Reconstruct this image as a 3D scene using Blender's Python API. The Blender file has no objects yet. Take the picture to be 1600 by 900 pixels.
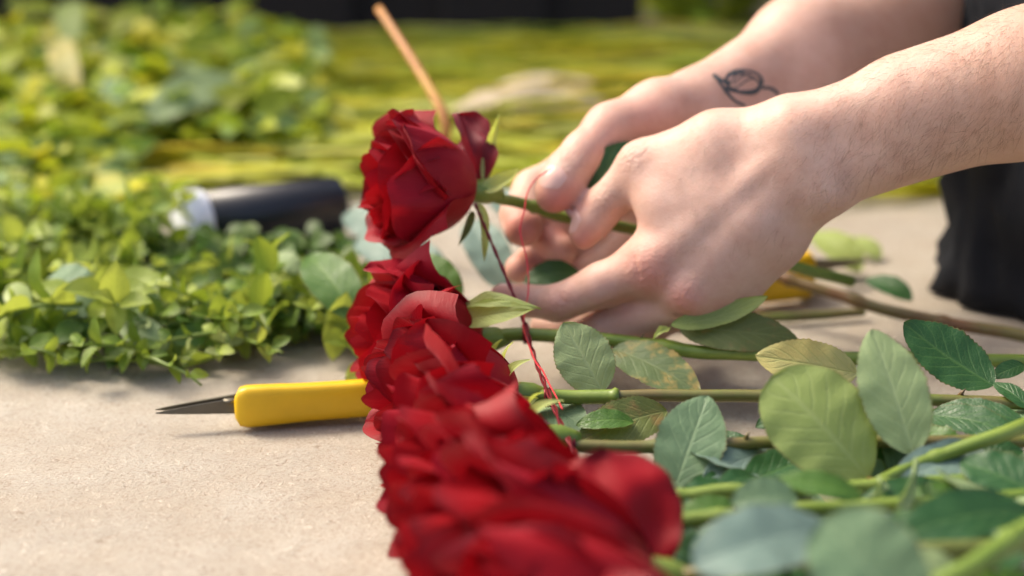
import bpy, math, random
import numpy as np
from mathutils import Vector, noise as mnoise
random.seed(7); np.random.seed(7)
sc = bpy.context.scene
COL = sc.collection
R = math.radians

# ------------------------------------------------------------------ camera, world, sun, exposure
CAM_H, FPX, PITCH = 0.28, 2444.0, math.atan(700 / 2444.0)
SP, CP = math.sin(PITCH), math.cos(PITCH)
cam = bpy.data.cameras.new('camera'); camo = bpy.data.objects.new('camera', cam); COL.objects.link(camo)
camo.location = (0, 0, CAM_H); camo.rotation_euler = (math.pi / 2 - PITCH, 0, 0)
cam.sensor_width = 36; cam.lens = 36 * FPX / 1600
cam.clip_start = 0.02; cam.clip_end = 500
cam.dof.use_dof = True; cam.dof.focus_distance = 0.725
cam.dof.aperture_fstop = cam.lens / 1000 / 0.0148; cam.dof.aperture_blades = 0
sc.camera = camo

SUN_EL, SUN_AZ = R(50), R(-62)          # azimuth from +Y (away from camera) toward -X: behind left
w = bpy.data.worlds.new('World'); sc.world = w; w.use_nodes = True
nt = w.node_tree; bg = nt.nodes['Background']
sky = nt.nodes.new('ShaderNodeTexSky'); sky.sky_type = 'NISHITA'; sky.sun_disc = False
sky.sun_elevation = SUN_EL; sky.sun_rotation = SUN_AZ
sky.dust_density = 6.0; sky.ozone_density = 0.4; sky.air_density = 0.8
nt.links.new(sky.outputs[0], bg.inputs[0]); bg.inputs[1].default_value = 0.13
sl = bpy.data.lights.new('sun', 'SUN'); so = bpy.data.objects.new('sun', sl); COL.objects.link(so)
sl.energy = 1.5; sl.angle = R(20); sl.color = (1.0, 0.89, 0.70)
sd = Vector((math.sin(SUN_AZ) * math.cos(SUN_EL), math.cos(SUN_AZ) * math.cos(SUN_EL), math.sin(SUN_EL)))
so.rotation_euler = sd.to_track_quat('Z', 'Y').to_euler()
so.location = (0, 0, 3)
vs = sc.view_settings
vs.view_transform = 'Standard'; vs.look = 'None'; vs.gamma = 1; vs.exposure = 1.18
sc.cycles.use_denoising = True

# ------------------------------------------------------------------ places: a point from where it shows and how far away it is
FW = np.array((0, CP, -SP)); UP = np.array((0, SP, CP)); RT = np.array((1.0, 0, 0)); CC = np.array((0, 0, CAM_H))
def P(px, py, d):
    return CC + d * (FW + (px - 800) / FPX * RT + (450 - py) / FPX * UP)
def G(px, py, z=0.0):
    d = (CAM_H - z) / (SP - (450 - py) / FPX * CP)
    return P(px, py, d)
def nrm(v):
    v = np.asarray(v, float); return v / (np.linalg.norm(v) + 1e-12)

# ------------------------------------------------------------------ helpers
def mk(name, V, F, mat, parent=None, uv=None, tint=None, smooth=True, kind=None):
    me = bpy.data.meshes.new(name)
    V = np.asarray(V, float)
    if parent is not None:
        V = V - np.array(parent_loc(parent))
    if isinstance(F, np.ndarray):
        me.vertices.add(len(V)); me.vertices.foreach_set('co', V.astype(np.float32).ravel())
        n, k = F.shape
        me.loops.add(n * k); me.loops.foreach_set('vertex_index', F.astype(np.int32).ravel())
        me.polygons.add(n); me.polygons.foreach_set('loop_start', np.arange(0, n * k, k, dtype=np.int32))
        me.update(calc_edges=True); me.validate()
    else:
        me.from_pydata([tuple(v) for v in V], [], F)
    if uv is not None:
        ul = me.uv_layers.new(name='UVMap'); li = np.empty(len(me.loops), np.int32)
        me.loops.foreach_get('vertex_index', li)
        ul.data.foreach_set('uv', np.asarray(uv, np.float32)[li].ravel())
    if tint is not None:
        a = me.color_attributes.new('tint', 'FLOAT_COLOR', 'POINT')
        t = np.ones((len(V), 4), np.float32); t[:, :3] = np.asarray(tint, np.float32)
        a.data.foreach_set('color', t.ravel())
    if smooth:
        me.polygons.foreach_set('use_smooth', np.ones(len(me.polygons), bool))
    if mat is not None: me.materials.append(mat)
    me.update()
    o = bpy.data.objects.new(name, me); COL.objects.link(o)
    if parent is not None: o.parent = parent
    if kind: o['kind'] = kind
    return o
def parent_loc(p):
    l = Vector((0, 0, 0))
    while p is not None:
        l = l + p.location; p = p.parent
    return l
def thing(name, label, cat, loc=(0, 0, 0), group=None):
    o = bpy.data.objects.new(name, None); COL.objects.link(o); o.location = tuple(loc)
    o.empty_display_size = 0.01
    o['label'] = label; o['category'] = cat
    if group: o['group'] = group
    return o
def tag(o, label, cat, group=None):
    o['label'] = label; o['category'] = cat
    if group: o['group'] = group
    return o

def catmull(pts, n):
    pts = np.asarray(pts, float)
    if len(pts) == 2:
        t = np.linspace(0, 1, n)[:, None]; return pts[0] * (1 - t) + pts[1] * t
    p = np.vstack([2 * pts[0] - pts[1], pts, 2 * pts[-1] - pts[-2]])
    out = []
    segs = len(pts) - 1
    for q in np.linspace(0, segs, n):
        i = min(int(q), segs - 1); t = q - i
        a, b, c, d = p[i:i + 4]
        out.append(0.5 * ((2 * b) + (-a + c) * t + (2 * a - 5 * b + 4 * c - d) * t * t + (-a + 3 * b - 3 * c + d) * t ** 3))
    return np.array(out)
def tube_geo(path, rad, seg=10, cap=True, squash=None):
    path = np.asarray(path, float); n = len(path)
    rad = np.broadcast_to(np.asarray(rad, float), (n,))
    tan = np.gradient(path, axis=0); tan /= np.linalg.norm(tan, axis=1)[:, None] + 1e-12
    up = np.array((0, 0, 1.0))
    if abs(tan[0] @ up) > 0.9: up = np.array((0, 1.0, 0))
    V = []; nn = nrm(np.cross(np.cross(tan[0], up), tan[0]))
    for i in range(n):
        nn = nrm(nn - tan[i] * (nn @ tan[i])); b = np.cross(tan[i], nn)
        for k in range(seg):
            a = 2 * math.pi * k / seg
            V.append(path[i] + rad[i] * (math.cos(a) * nn + math.sin(a) * b))
    F = []
    for i in range(n - 1):
        for k in range(seg):
            F.append((i * seg + k, i * seg + (k + 1) % seg, (i + 1) * seg + (k + 1) % seg, (i + 1) * seg + k))
    if cap:
        F.append(tuple(range(seg))[::-1]); F.append(tuple((n - 1) * seg + k for k in range(seg)))
    uv = [(k / seg, i / max(1, n - 1)) for i in range(n) for k in range(seg)]
    return np.array(V), F, uv
def tube(name, pts, rad, mat, parent=None, n=24, seg=10, wob=0.0):
    path = catmull(pts, n)
    if wob:
        for i in range(n):
            path[i] += wob * np.array(mnoise.noise_vector(Vector(path[i] * 40)))
    rad = np.asarray(rad, float)
    if rad.ndim: rad = np.interp(np.linspace(0, 1, n), np.linspace(0, 1, len(rad)), rad)
    V, F, uv = tube_geo(path, rad, seg)
    return mk(name, V, F, mat, parent, uv)
def merge(parts):
    Vs, Fs, Us = [], [], []; o = 0
    for V, F, U in parts:
        Vs.append(V); Us.append(U); Fs += [tuple(i + o for i in f) for f in F]; o += len(V)
    return np.vstack(Vs), Fs, np.vstack(Us)

# ------------------------------------------------------------------ materials
class NT:
    def __init__(s, name):
        s.m = bpy.data.materials.new(name); s.m.use_nodes = True; s.t = s.m.node_tree
        s.b = s.t.nodes['Principled BSDF']; s.out = s.t.nodes['Material Output']
    def n(s, typ, **kw):
        x = s.t.nodes.new(typ)
        for k, v in kw.items():
            if k.startswith('i_'):
                x.inputs[k[2:].replace('_', ' ')].default_value = v
            else: setattr(x, k, v)
        return x
    def l(s, a, b): s.t.links.new(a, b)
    def noise(s, scale, detail=4, rough=0.55, vec=None):
        x = s.n('ShaderNodeTexNoise'); x.inputs['Scale'].default_value = scale; x.inputs['Detail'].default_value = detail
        x.inputs['Roughness'].default_value = rough
        if vec is not None: s.l(vec, x.inputs['Vector'])
        return x
    def ramp(s, fac, stops):
        x = s.n('ShaderNodeValToRGB'); e = x.color_ramp.elements
        while len(e) < len(stops): e.new(0.5)
        for q, (p, c) in zip(e, stops):
            q.position = p; q.color = (*c, 1) if len(c) == 3 else c
        s.l(fac, x.inputs['Fac']); return x
    def mix(s, fac, a, b, mode='MIX'):
        x = s.n('ShaderNodeMix', data_type='RGBA', blend_type=mode)
        for v, i in ((fac, 0), (a, 6), (b, 7)):
            if hasattr(v, 'is_linked'): s.l(v, x.inputs[i])
            elif i == 0: x.inputs[0].default_value = v
            else: x.inputs[i].default_value = (*v, 1)
        return x.outputs[2]
    def math(s, op, a, b=None, c=None, clamp=False):
        x = s.n('ShaderNodeMath', operation=op, use_clamp=clamp)
        for i, v in enumerate((a, b, c)):
            if v is None: continue
            if hasattr(v, 'is_linked'): s.l(v, x.inputs[i])
            else: x.inputs[i].default_value = v
        return x.outputs[0]
    def bump(s, h, strength=0.3, dist=0.001, normal=None):
        x = s.n('ShaderNodeBump'); x.inputs['Strength'].default_value = strength; x.inputs['Distance'].default_value = dist
        s.l(h, x.inputs['Height'])
        if normal is not None: s.l(normal, x.inputs['Normal'])
        return x.outputs[0]
    def translucent(s, col, fac, normal=None):
        tr = s.n('ShaderNodeBsdfTranslucent'); mx = s.n('ShaderNodeMixShader'); mx.inputs[0].default_value = fac
        if hasattr(col, 'is_linked'): s.l(col, tr.inputs['Color'])
        else: tr.inputs['Color'].default_value = (*col, 1)
        if normal is not None: s.l(normal, tr.inputs['Normal'])
        s.l(s.b.outputs[0], mx.inputs[1]); s.l(tr.outputs[0], mx.inputs[2]); s.l(mx.outputs[0], s.out.inputs['Surface'])
    def obj(s): return s.n('ShaderNodeTexCoord').outputs['Object']
    def geo(s): return s.n('ShaderNodeNewGeometry').outputs['Position']
    def uvxy(s):
        c = s.n('ShaderNodeTexCoord'); x = s.n('ShaderNodeSeparateXYZ'); s.l(c.outputs['UV'], x.inputs[0]); return x.outputs[0], x.outputs[1]

def plain(name, col, rough=0.5, metal=0.0, var=0.15, scale=60, bump=0.1, spec=0.5):
    m = NT(name); g = m.geo(); nz = m.noise(scale, 5, 0.6, g)
    c = m.mix(nz.outputs['Fac'], tuple(x * (1 - var) for x in col), tuple(min(1, x * (1 + var)) for x in col))
    m.l(c, m.b.inputs['Base Color']); m.b.inputs['Roughness'].default_value = rough; m.b.inputs['Metallic'].default_value = metal
    m.b.inputs['Specular IOR Level'].default_value = spec
    if bump: m.l(m.bump(nz.outputs['Fac'], bump, 0.001), m.b.inputs['Normal'])
    return m.m

def leaf_mat(name, col, vein, rough=0.45, transl=0.25, tcol=None, veinw=0.75, spot=None, blue=None):
    m = NT(name); u, v = m.uvxy()
    g = m.geo()
    au = m.math('ABSOLUTE', m.math('SUBTRACT', m.math('MULTIPLY', u, 2.0), 1.0))
    # side veins sweep toward the tip
    wig = m.noise(90, 3, 0.5, g)
    ph = m.math('SUBTRACT', m.math('MULTIPLY', v, 7.0), m.math('MULTIPLY', au, 2.3))
    ph = m.math('ADD', ph, m.math('MULTIPLY', wig.outputs['Fac'], 0.5))
    fr = m.math('ABSOLUTE', m.math('SUBTRACT', m.math('FRACT', ph), 0.5))
    side = m.math('SUBTRACT', 1.0, m.math('DIVIDE', fr, 0.15), clamp=True)
    side = m.math('MULTIPLY', side, m.math('SUBTRACT', 1.0, m.math('POWER', au, 3.0), clamp=True))
    mid = m.math('SUBTRACT', 1.0, m.math('DIVIDE', au, 0.085), clamp=True)
    vv = m.math('MAXIMUM', m.math('MULTIPLY', side, 0.6), mid)
    fine = m.n('ShaderNodeTexVoronoi', feature='DISTANCE_TO_EDGE'); fine.inputs['Scale'].default_value = 520; m.l(g, fine.inputs['Vector'])
    net = m.math('SUBTRACT', 1.0, m.math('DIVIDE', fine.outputs['Distance'], 0.12), clamp=True)
    big = m.noise(45, 4, 0.6, g)
    c = m.mix(big.outputs['Fac'], tuple(x * 0.72 for x in col), tuple(min(1, x * 1.28) for x in col))
    if blue is not None:
        b2 = m.noise(28, 3, 0.5, g); f = m.ramp(b2.outputs['Fac'], [(0.42, (0, 0, 0)), (0.62, (1, 1, 1))])
        c = m.mix(f.outputs[0], c, blue)
    if spot is not None:
        sn = m.noise(70, 4, 0.65, g); f = m.ramp(sn.outputs['Fac'], [(0.52, (0, 0, 0)), (0.64, (1, 1, 1))])
        c = m.mix(f.outputs[0], c, spot)
    c = m.mix(m.math('MULTIPLY', net, 0.14), c, vein)
    c = m.mix(m.math('MULTIPLY', vv, veinw), c, vein)
    # dry brown rim
    rim = m.math('GREATER_THAN', m.math('ADD', au, m.math('MULTIPLY', big.outputs['Fac'], 0.12)), 1.03)
    c = m.mix(m.math('MULTIPLY', rim, 0.55), c, (0.16, 0.09, 0.03))
    m.l(c, m.b.inputs['Base Color'])
    rn = m.ramp(wig.outputs['Fac'], [(0.3, (rough - .08,) * 3), (0.7, (rough + .1,) * 3)]); m.l(rn.outputs[0], m.b.inputs['Roughness'])
    m.b.inputs['Specular IOR Level'].default_value = 0.4
    h = m.math('ADD', m.math('MULTIPLY', vv, -1.0), m.math('MULTIPLY', net, -0.25))
    nb = m.bump(h, 0.45, 0.0006); nb = m.bump(big.outputs['Fac'], 0.25, 0.003, nb)
    m.l(nb, m.b.inputs['Normal'])
    t = tcol or (col[0] * 1.7, col[1] * 1.6, col[2] * 0.6)
    m.translucent(t, transl, nb)
    return m.m

def tint_mat(name, rough=0.5, transl=0.45):
    m = NT(name); a = m.n('ShaderNodeVertexColor', layer_name='tint'); g = m.geo(); nz = m.noise(60, 3, 0.6, g)
    c = m.mix(m.math('MULTIPLY', nz.outputs['Fac'], 0.3), a.outputs[0], (0.04, 0.07, 0.01), 'MIX')
    m.l(c, m.b.inputs['Base Color']); m.b.inputs['Roughness'].default_value = rough
    m.l(m.bump(nz.outputs['Fac'], 0.2, 0.002), m.b.inputs['Normal'])
    m.translucent(a.outputs[0], transl); return m.m

def petal_mat(name, base, dark, hi, transl=0.16):
    m = NT(name); u, v = m.uvxy(); g = m.geo()
    au = m.math('ABSOLUTE', m.math('SUBTRACT', m.math('MULTIPLY', u, 2.0), 1.0))
    nz = m.noise(35, 4, 0.6, g); fine = m.noise(900, 2, 0.6, g)
    c = m.mix(nz.outputs['Fac'], base, hi)
    edge = m.math('MULTIPLY', m.math('MAXIMUM', m.math('POWER', au, 8.0), m.math('POWER', v, 12.0)), m.ramp(m.noise(24, 3, .6, g).outputs['Fac'], [(.42, (0.15, .15, .15)), (.6, (1, 1, 1))]).outputs[0])
    c = m.mix(m.math('MULTIPLY', edge, 0.85), c, dark)
    # paler claw of the petal near its base
    claw = m.math('SUBTRACT', 1.0, m.math('MULTIPLY', v, 7.0), clamp=True)
    c = m.mix(m.math('MULTIPLY', claw, 0.35), c, (0.45, 0.10, 0.06))
    m.l(c, m.b.inputs['Base Color']); m.b.inputs['Roughness'].default_value = 0.52
    m.b.inputs['Specular IOR Level'].default_value = 0.22
    m.b.inputs['Sheen Weight'].default_value = 0.22; m.b.inputs['Sheen Roughness'].default_value = 0.35
    m.b.inputs['Sheen Tint'].default_value = (1.0, 0.25, 0.3, 1)
    # veins fan out along the petal
    cb = m.n('ShaderNodeCombineXYZ'); m.l(m.math('MULTIPLY', u, 46.0), cb.inputs[0]); m.l(m.math('MULTIPLY', v, 3.0), cb.inputs[1])
    vn = m.noise(1.0, 3, 0.6, cb.outputs[0])
    nb = m.bump(vn.outputs['Fac'], 0.4, 0.0007); nb = m.bump(nz.outputs['Fac'], 0.25, 0.003, nb); nb = m.bump(fine.outputs['Fac'], 0.06, 0.0003, nb)
    m.l(nb, m.b.inputs['Normal'])
    m.translucent((0.60, 0.008, 0.016), transl, nb); return m.m

def stem_mat(name, a, b, rough=0.4):
    m = NT(name); g = m.geo(); x = m.noise(30, 4, 0.6, g); f = m.ramp(x.outputs['Fac'], [(0.38, a), (0.62, b)])
    y = m.noise(260, 4, 0.6, g)
    c = m.mix(m.math('MULTIPLY', y.outputs['Fac'], 0.4), f.outputs[0], tuple(q * 0.5 for q in a))
    m.l(c, m.b.inputs['Base Color']); m.b.inputs['Roughness'].default_value = rough
    m.l(m.bump(y.outputs['Fac'], 0.25, 0.0006), m.b.inputs['Normal']); return m.m

def ground_mat():
    m = NT('weathered_stone_paving'); g = m.geo()
    a = m.noise(3.2, 6, 0.6, g); b = m.noise(26, 6, 0.65, g); c3 = m.noise(620, 5, 0.7, g)
    base = m.ramp(a.outputs['Fac'], [(0.30, (0.335, 0.298, 0.24)), (0.52, (0.415, 0.378, 0.315)), (0.72, (0.49, 0.455, 0.39))])
    c = m.mix(m.ramp(b.outputs['Fac'], [(0.35, (1, 1, 1)), (0.62, (0, 0, 0))]).outputs[0], base.outputs[0], (0.375, 0.325, 0.255))
    mps = m.n('ShaderNodeMapping'); mps.inputs['Scale'].default_value = (2.5, 14, 1); mps.inputs['Rotation'].default_value = (0, 0, -.55); m.l(g, mps.inputs['Vector'])
    stn = m.noise(1.0, 5, 0.62, mps.outputs[0])
    c = m.mix(m.math('MULTIPLY', m.ramp(stn.outputs['Fac'], [(.50, (0, 0, 0)), (.68, (1, 1, 1))]).outputs[0], .5), c, (0.31, 0.27, 0.215))
    # chips and fibres, laid this way and that
    mp = m.n('ShaderNodeMapping'); mp.inputs['Scale'].default_value = (190, 700, 400); mp.inputs['Rotation'].default_value = (0, 0, 0.5)
    wrp = m.noise(55, 3, 0.6, g)
    mpv = m.n('ShaderNodeVectorMath', operation='MULTIPLY_ADD'); m.l(wrp.outputs['Color'], mpv.inputs[0]); mpv.inputs[1].default_value = (0.05, 0.05, 0); m.l(g, mpv.inputs[2])
    m.l(mpv.outputs[0], mp.inputs['Vector'])
    fb = m.noise(1.0, 3, 0.6, mp.outputs[0])
    dk = m.ramp(fb.outputs['Fac'], [(0.29, (1, 1, 1)), (0.40, (0, 0, 0))]); lt = m.ramp(fb.outputs['Fac'], [(0.60, (0, 0, 0)), (0.70, (1, 1, 1))])
    c = m.mix(m.math('MULTIPLY', dk.outputs[0], 0.8), c, (0.20, 0.14, 0.09))
    c = m.mix(m.math('MULTIPLY', lt.outputs[0], 0.6), c, (0.66, 0.58, 0.48))
    sp = m.ramp(c3.outputs['Fac'], [(0.38, (1, 1, 1)), (0.48, (0, 0, 0))])
    c = m.mix(m.math('MULTIPLY', sp.outputs[0], 0.6), c, (0.24, 0.18, 0.13))
    m.l(c, m.b.inputs['Base Color']); m.b.inputs['Roughness'].default_value = 0.75
    h = m.math('ADD', fb.outputs['Fac'], m.math('MULTIPLY', c3.outputs['Fac'], 0.6))
    nb = m.bump(h, 0.55, 0.0018); nb = m.bump(b.outputs['Fac'], 0.3, 0.004, nb)
    m.l(nb, m.b.inputs['Normal']); return m.m

def skin_mat():
    m = NT('skin'); a = m.n('ShaderNodeVertexColor', layer_name='tint'); sp = m.n('ShaderNodeSeparateColor'); m.l(a.outputs[0], sp.inputs[0])
    g = m.geo(); blot = m.noise(70, 5, 0.65, g); fine = m.noise(900, 3, 0.6, g); vor = m.n('ShaderNodeTexVoronoi', feature='DISTANCE_TO_EDGE')
    vor.inputs['Scale'].default_value = 700; m.l(g, vor.inputs['Vector'])
    bl = m.ramp(blot.outputs['Fac'], [(0.33, (0.575, 0.345, 0.262)), (0.66, (0.655, 0.43, 0.34))])
    c = m.mix(m.math('MULTIPLY', sp.outputs[0], 0.85), bl.outputs[0], (0.62, 0.19, 0.145))
    c = m.mix(m.math('MULTIPLY', sp.outputs[1], 1.0), c, (0.42, 0.235, 0.14))
    fr = m.noise(330, 2, 0.5, g); fk = m.ramp(fr.outputs['Fac'], [(0.68, (0, 0, 0)), (0.76, (1, 1, 1))])
    c = m.mix(m.math('MULTIPLY', fk.outputs[0], 0.10), c, (0.42, 0.20, 0.12))
    m.l(c, m.b.inputs['Base Color'])
    m.b.inputs['Roughness'].default_value = 0.5; m.b.inputs['Specular IOR Level'].default_value = 0.38
    m.b.inputs['Subsurface Weight'].default_value = 0.22; m.b.inputs['Subsurface Radius'].default_value = (1.0, 0.35, 0.18)
    m.b.inputs['Subsurface Scale'].default_value = 0.006
    # fine skin lines, creases
    wv = m.noise(190, 4, 0.65, g)
    nb = m.bump(vor.outputs['Distance'], 0.3, 0.0005); nb = m.bump(fine.outputs['Fac'], 0.2, 0.0005, nb); nb = m.bump(wv.outputs['Fac'], 0.15, 0.0014, nb)
    fold = m.noise(260, 3, 0.7, g); nb = m.bump(m.math('MULTIPLY', fold.outputs['Fac'], sp.outputs[2]), 0.8, 0.0022, nb)
    m.l(nb, m.b.inputs['Normal']); return m.m

def cloth_mat(name, col):
    m = NT(name); g = m.geo(); wv = m.n('ShaderNodeTexWave'); wv.inputs['Scale'].default_value = 300; wv.inputs['Distortion'].default_value = 2; m.l(g, wv.inputs['Vector'])
    nz = m.noise(14, 4, 0.6, g)
    c = m.mix(nz.outputs['Fac'], tuple(x * 0.6 for x in col), tuple(x * 1.5 for x in col)); m.l(c, m.b.inputs['Base Color'])
    m.b.inputs['Roughness'].default_value = 0.85; m.b.inputs['Specular IOR Level'].default_value = 0.2
    nb = m.bump(wv.outputs['Fac'], 0.2, 0.0006); nb = m.bump(nz.outputs['Fac'], 0.4, 0.01, nb); m.l(nb, m.b.inputs['Normal']); return m.m

M_PET = petal_mat('red_velvet_petal', (0.235, 0.0018, 0.006), (0.035, 0.001, 0.004), (0.36, 0.0035, 0.010))
M_PET2 = petal_mat('crimson_petal', (0.25, 0.0022, 0.012), (0.04, 0.001, 0.005), (0.38, 0.006, 0.020))
M_WILT = petal_mat('wilted_maroon_petal', (0.12, 0.014, 0.022), (0.05, 0.012, 0.012), (0.20, 0.030, 0.040))
M_PALE = leaf_mat('pale_leaf_underside', (0.27, 0.36, 0.165), (0.40, 0.50, 0.25), 0.55, 0.22, veinw=0.75)
M_PALEY = leaf_mat('pale_yellow_green_leaf_underside', (0.27, 0.35, 0.10), (0.40, 0.48, 0.18), 0.5, 0.25, veinw=0.65)
M_GREY = leaf_mat('grey_green_leaf_underside', (0.15, 0.245, 0.13), (0.24, 0.35, 0.19), 0.5, 0.18, veinw=0.75)
M_BLUE = leaf_mat('blue_grey_leaf', (0.16, 0.24, 0.20), (0.24, 0.33, 0.27), 0.38, 0.12, veinw=0.45)  # blue-grey green is this leaf's own colour
M_DARK = leaf_mat('dark_green_leaf_top', (0.022, 0.085, 0.025), (0.10, 0.21, 0.06), 0.4, 0.22, tcol=(0.10, 0.22, 0.03), veinw=0.6)
M_MID = leaf_mat('mid_green_leaf', (0.06, 0.15, 0.022), (0.16, 0.28, 0.06), 0.42, 0.28, tcol=(0.20, 0.34, 0.04))
M_OLIVE = leaf_mat('olive_leaf', (0.13, 0.165, 0.045), (0.22, 0.26, 0.09), 0.45, 0.25, spot=(0.26, 0.17, 0.06))
M_YEL = leaf_mat('yellowing_leaf', (0.66, 0.56, 0.19), (0.42, 0.48, 0.16), 0.5, 0.28, tcol=(0.6, 0.5, 0.15), blue=(0.42, 0.44, 0.18))
M_TWO = leaf_mat('half_yellow_leaf', (0.115, 0.17, 0.07), (0.2, 0.26, 0.11), 0.48, 0.25, spot=(0.42, 0.31, 0.10))
M_SEP = leaf_mat('pale_green_sepal', (0.47, 0.56, 0.19), (0.56, 0.64, 0.28), 0.5, 0.35, veinw=0.3)
M_STEM = stem_mat('green_stem', (0.14, 0.22, 0.025), (0.23, 0.31, 0.05))
M_STEMB = stem_mat('brownish_green_stem', (0.13, 0.165, 0.03), (0.17, 0.125, 0.04))
M_STEMBR = stem_mat('brown_stem', (0.17, 0.085, 0.035), (0.13, 0.12, 0.035))
M_DRY = stem_mat('dry_orange_brown_stem', (0.62, 0.34, 0.07), (0.50, 0.19, 0.07), 0.5)
M_GROUND = ground_mat()
M_SKIN = skin_mat()
M_NAIL = plain('fingernail', (0.70, 0.44, 0.37), 0.3, var=0.06, bump=0.02, spec=.5)
M_YPLAS = plain('yellow_plastic', (0.74, 0.45, 0.004), 0.42, var=0.14, scale=55, bump=0.12)
M_STEEL = plain('dull_steel', (0.15, 0.135, 0.10), 0.45, 0.7, var=0.25, scale=90)
M_GREYM = plain('grey_blue_steel', (0.42, 0.46, 0.52), 0.3, 0.6, var=0.1)
M_BLACK = plain('black_plastic', (0.012, 0.013, 0.018), 0.35, var=0.2)
M_SILVER = plain('silver_rim', (0.85, 0.88, 0.93), 0.45, 0.0, var=0.08)
M_WIRE = plain('dark_red_wire', (0.20, 0.012, 0.022), 0.3, 0.35, var=0.3, scale=300)
M_THREAD = plain('bright_red_thread', (0.62, 0.03, 0.045), 0.45, var=0.25, scale=500)
M_TAT = plain('faded_tattoo_ink', (0.065, 0.08, 0.085), 0.55, var=0.25, scale=300, bump=0)
M_HAIR = plain('dark_body_hair', (0.16, 0.09, 0.05), 0.5, var=0.5, bump=0)
M_HEADHAIR = plain('brown_head_hair', (0.05, 0.03, 0.018), 0.5, var=0.4, scale=120, bump=0.5)
M_APRON = cloth_mat('black_work_cloth', (0.010, 0.0115, 0.015))
M_TINT = tint_mat('mixed_foliage')
M_FENCE = plain('dark_stained_timber', (0.018, 0.012, 0.008), 0.8, var=0.4, scale=20)

# ------------------------------------------------------------------ the setting
def ground():
    xs = np.concatenate([-np.geomspace(120, 1.6, 14), np.linspace(-1.5, 1.5, 90), np.geomspace(1.6, 120, 14)])
    ys = np.concatenate([-np.geomspace(120, 0.6, 14), np.linspace(-0.5, 3.5, 110), np.geomspace(3.6, 160, 14)])
    X, Y = np.meshgrid(xs, ys, indexing='ij')
    Z = np.zeros_like(X)
    for i in range(X.shape[0]):
        for j in range(X.shape[1]):
            if abs(X[i, j]) < 1.6 and -0.6 < Y[i, j] < 3.5:
                Z[i, j] = -0.0012 + 0.0012 * mnoise.noise(Vector((X[i, j] * 6, Y[i, j] * 6, 0)))
    nx, ny = X.shape
    V = np.stack([X, Y, Z], -1).reshape(-1, 3)
    idx = np.arange(nx * ny).reshape(nx, ny)
    F = np.stack([idx[:-1, :-1], idx[1:, :-1], idx[1:, 1:], idx[:-1, 1:]], -1).reshape(-1, 4)
    mk('ground', V, F, M_GROUND, kind='structure')
ground()

def fence():
    t = thing('fence', 'dark stained timber fence in shade behind the heaps of greenery', 'fence', (-1.0, 2.12, 0))
    bw = 0.14
    for k in range(19):
        x = -2.27 + k * (bw - 0.012); y = 2.115 - .0255 * (k % 2); h = 1.5 + random.uniform(-.01, .01)
        b = 0.006
        V = [(x + b, y, .02), (x + bw - b, y, .02), (x + bw, y + b, .02), (x + bw, y + .025, .02), (x, y + .025, .02), (x, y + b, .02)]
        V = V + [(a, c, h) for a, c, _ in V]
        F = [(i, (i + 1) % 6, 6 + (i + 1) % 6, 6 + i) for i in range(6)] + [tuple(range(5, -1, -1)), tuple(range(6, 12))]
        mk('board', V, F, M_FENCE, t, smooth=False)
    for z in (0.3, 1.2):
        V = [(-2.25, 2.146, z), (.16, 2.146, z), (.16, 2.19, z), (-2.25, 2.19, z)]; V = V + [(a, c, z + .09) for a, c, _ in V]
        F = [(i, (i + 1) % 4, 4 + (i + 1) % 4, 4 + i) for i in range(4)] + [(3, 2, 1, 0), (4, 5, 6, 7)]
        mk('rail', V, F, M_FENCE, t, smooth=False)
    for x in (-2.2, -1.0, .07):
        V = [(x, 2.191, 0), (x + .08, 2.191, 0), (x + .08, 2.27, 0), (x, 2.27, 0)]; V = V + [(a, c, 1.55) for a, c, _ in V]
        F = [(i, (i + 1) % 4, 4 + (i + 1) % 4, 4 + i) for i in range(4)] + [(3, 2, 1, 0), (4, 5, 6, 7)]
        mk('post', V, F, M_FENCE, t, smooth=False)
fence()

# ------------------------------------------------------------------ leaves
def leaf_geo(B, T, W, N, bend=0.08, fold=0.12, serr=0.10, n=40, m=8, teeth=19, wav=0.02, shape=(0.62, 0.72), seed=0, curl=0.0):
    B = np.asarray(B, float); T = np.asarray(T, float); D = T - B; L = np.linalg.norm(D); D = D / L
    N = np.asarray(N, float); N = nrm(N - D * (N @ D)); S = np.cross(D, N)
    a, b = shape; vm = a / (a + b); norm = (vm ** a) * ((1 - vm) ** b)
    V = []; UV = []; rs = seed * 3.7
    for i in range(n + 1):
        v = i / n; wv = ((max(v, 1e-5) ** a) * (max(1 - v, 0) ** b)) / norm
        wv = max(wv, 0.03 if i < n else 0.0)
        tooth = 1 + serr * (((v * teeth) % 1.0) - 0.4) * (1 if 0.08 < v < 0.97 else 0)
        for j in range(m + 1):
            u = -1 + 2 * j / m
            ww = wv * W / 2 * (1 + (tooth - 1) * (abs(u) ** 3))
            nz = mnoise.noise(Vector((v * 3.1 + rs, u * 1.7, rs)))
            off = bend * 4 * v * (1 - v) * L + abs(u) * fold * ww + wav * L * nz * (0.3 + abs(u)) + curl * L * v ** 3
            off += 0.03 * W * math.sin(v * 26 + (u > 0) * 1.3) * u * u * 0.5
            V.append(B + D * (v * L) + S * (u * ww) + N * off); UV.append((j / m, v))
    F = [(i * (m + 1) + j, i * (m + 1) + j + 1, (i + 1) * (m + 1) + j + 1, (i + 1) * (m + 1) + j) for i in range(n) for j in range(m)]
    return np.array(V), F, np.array(UV)
TOCAM = -FW
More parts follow.
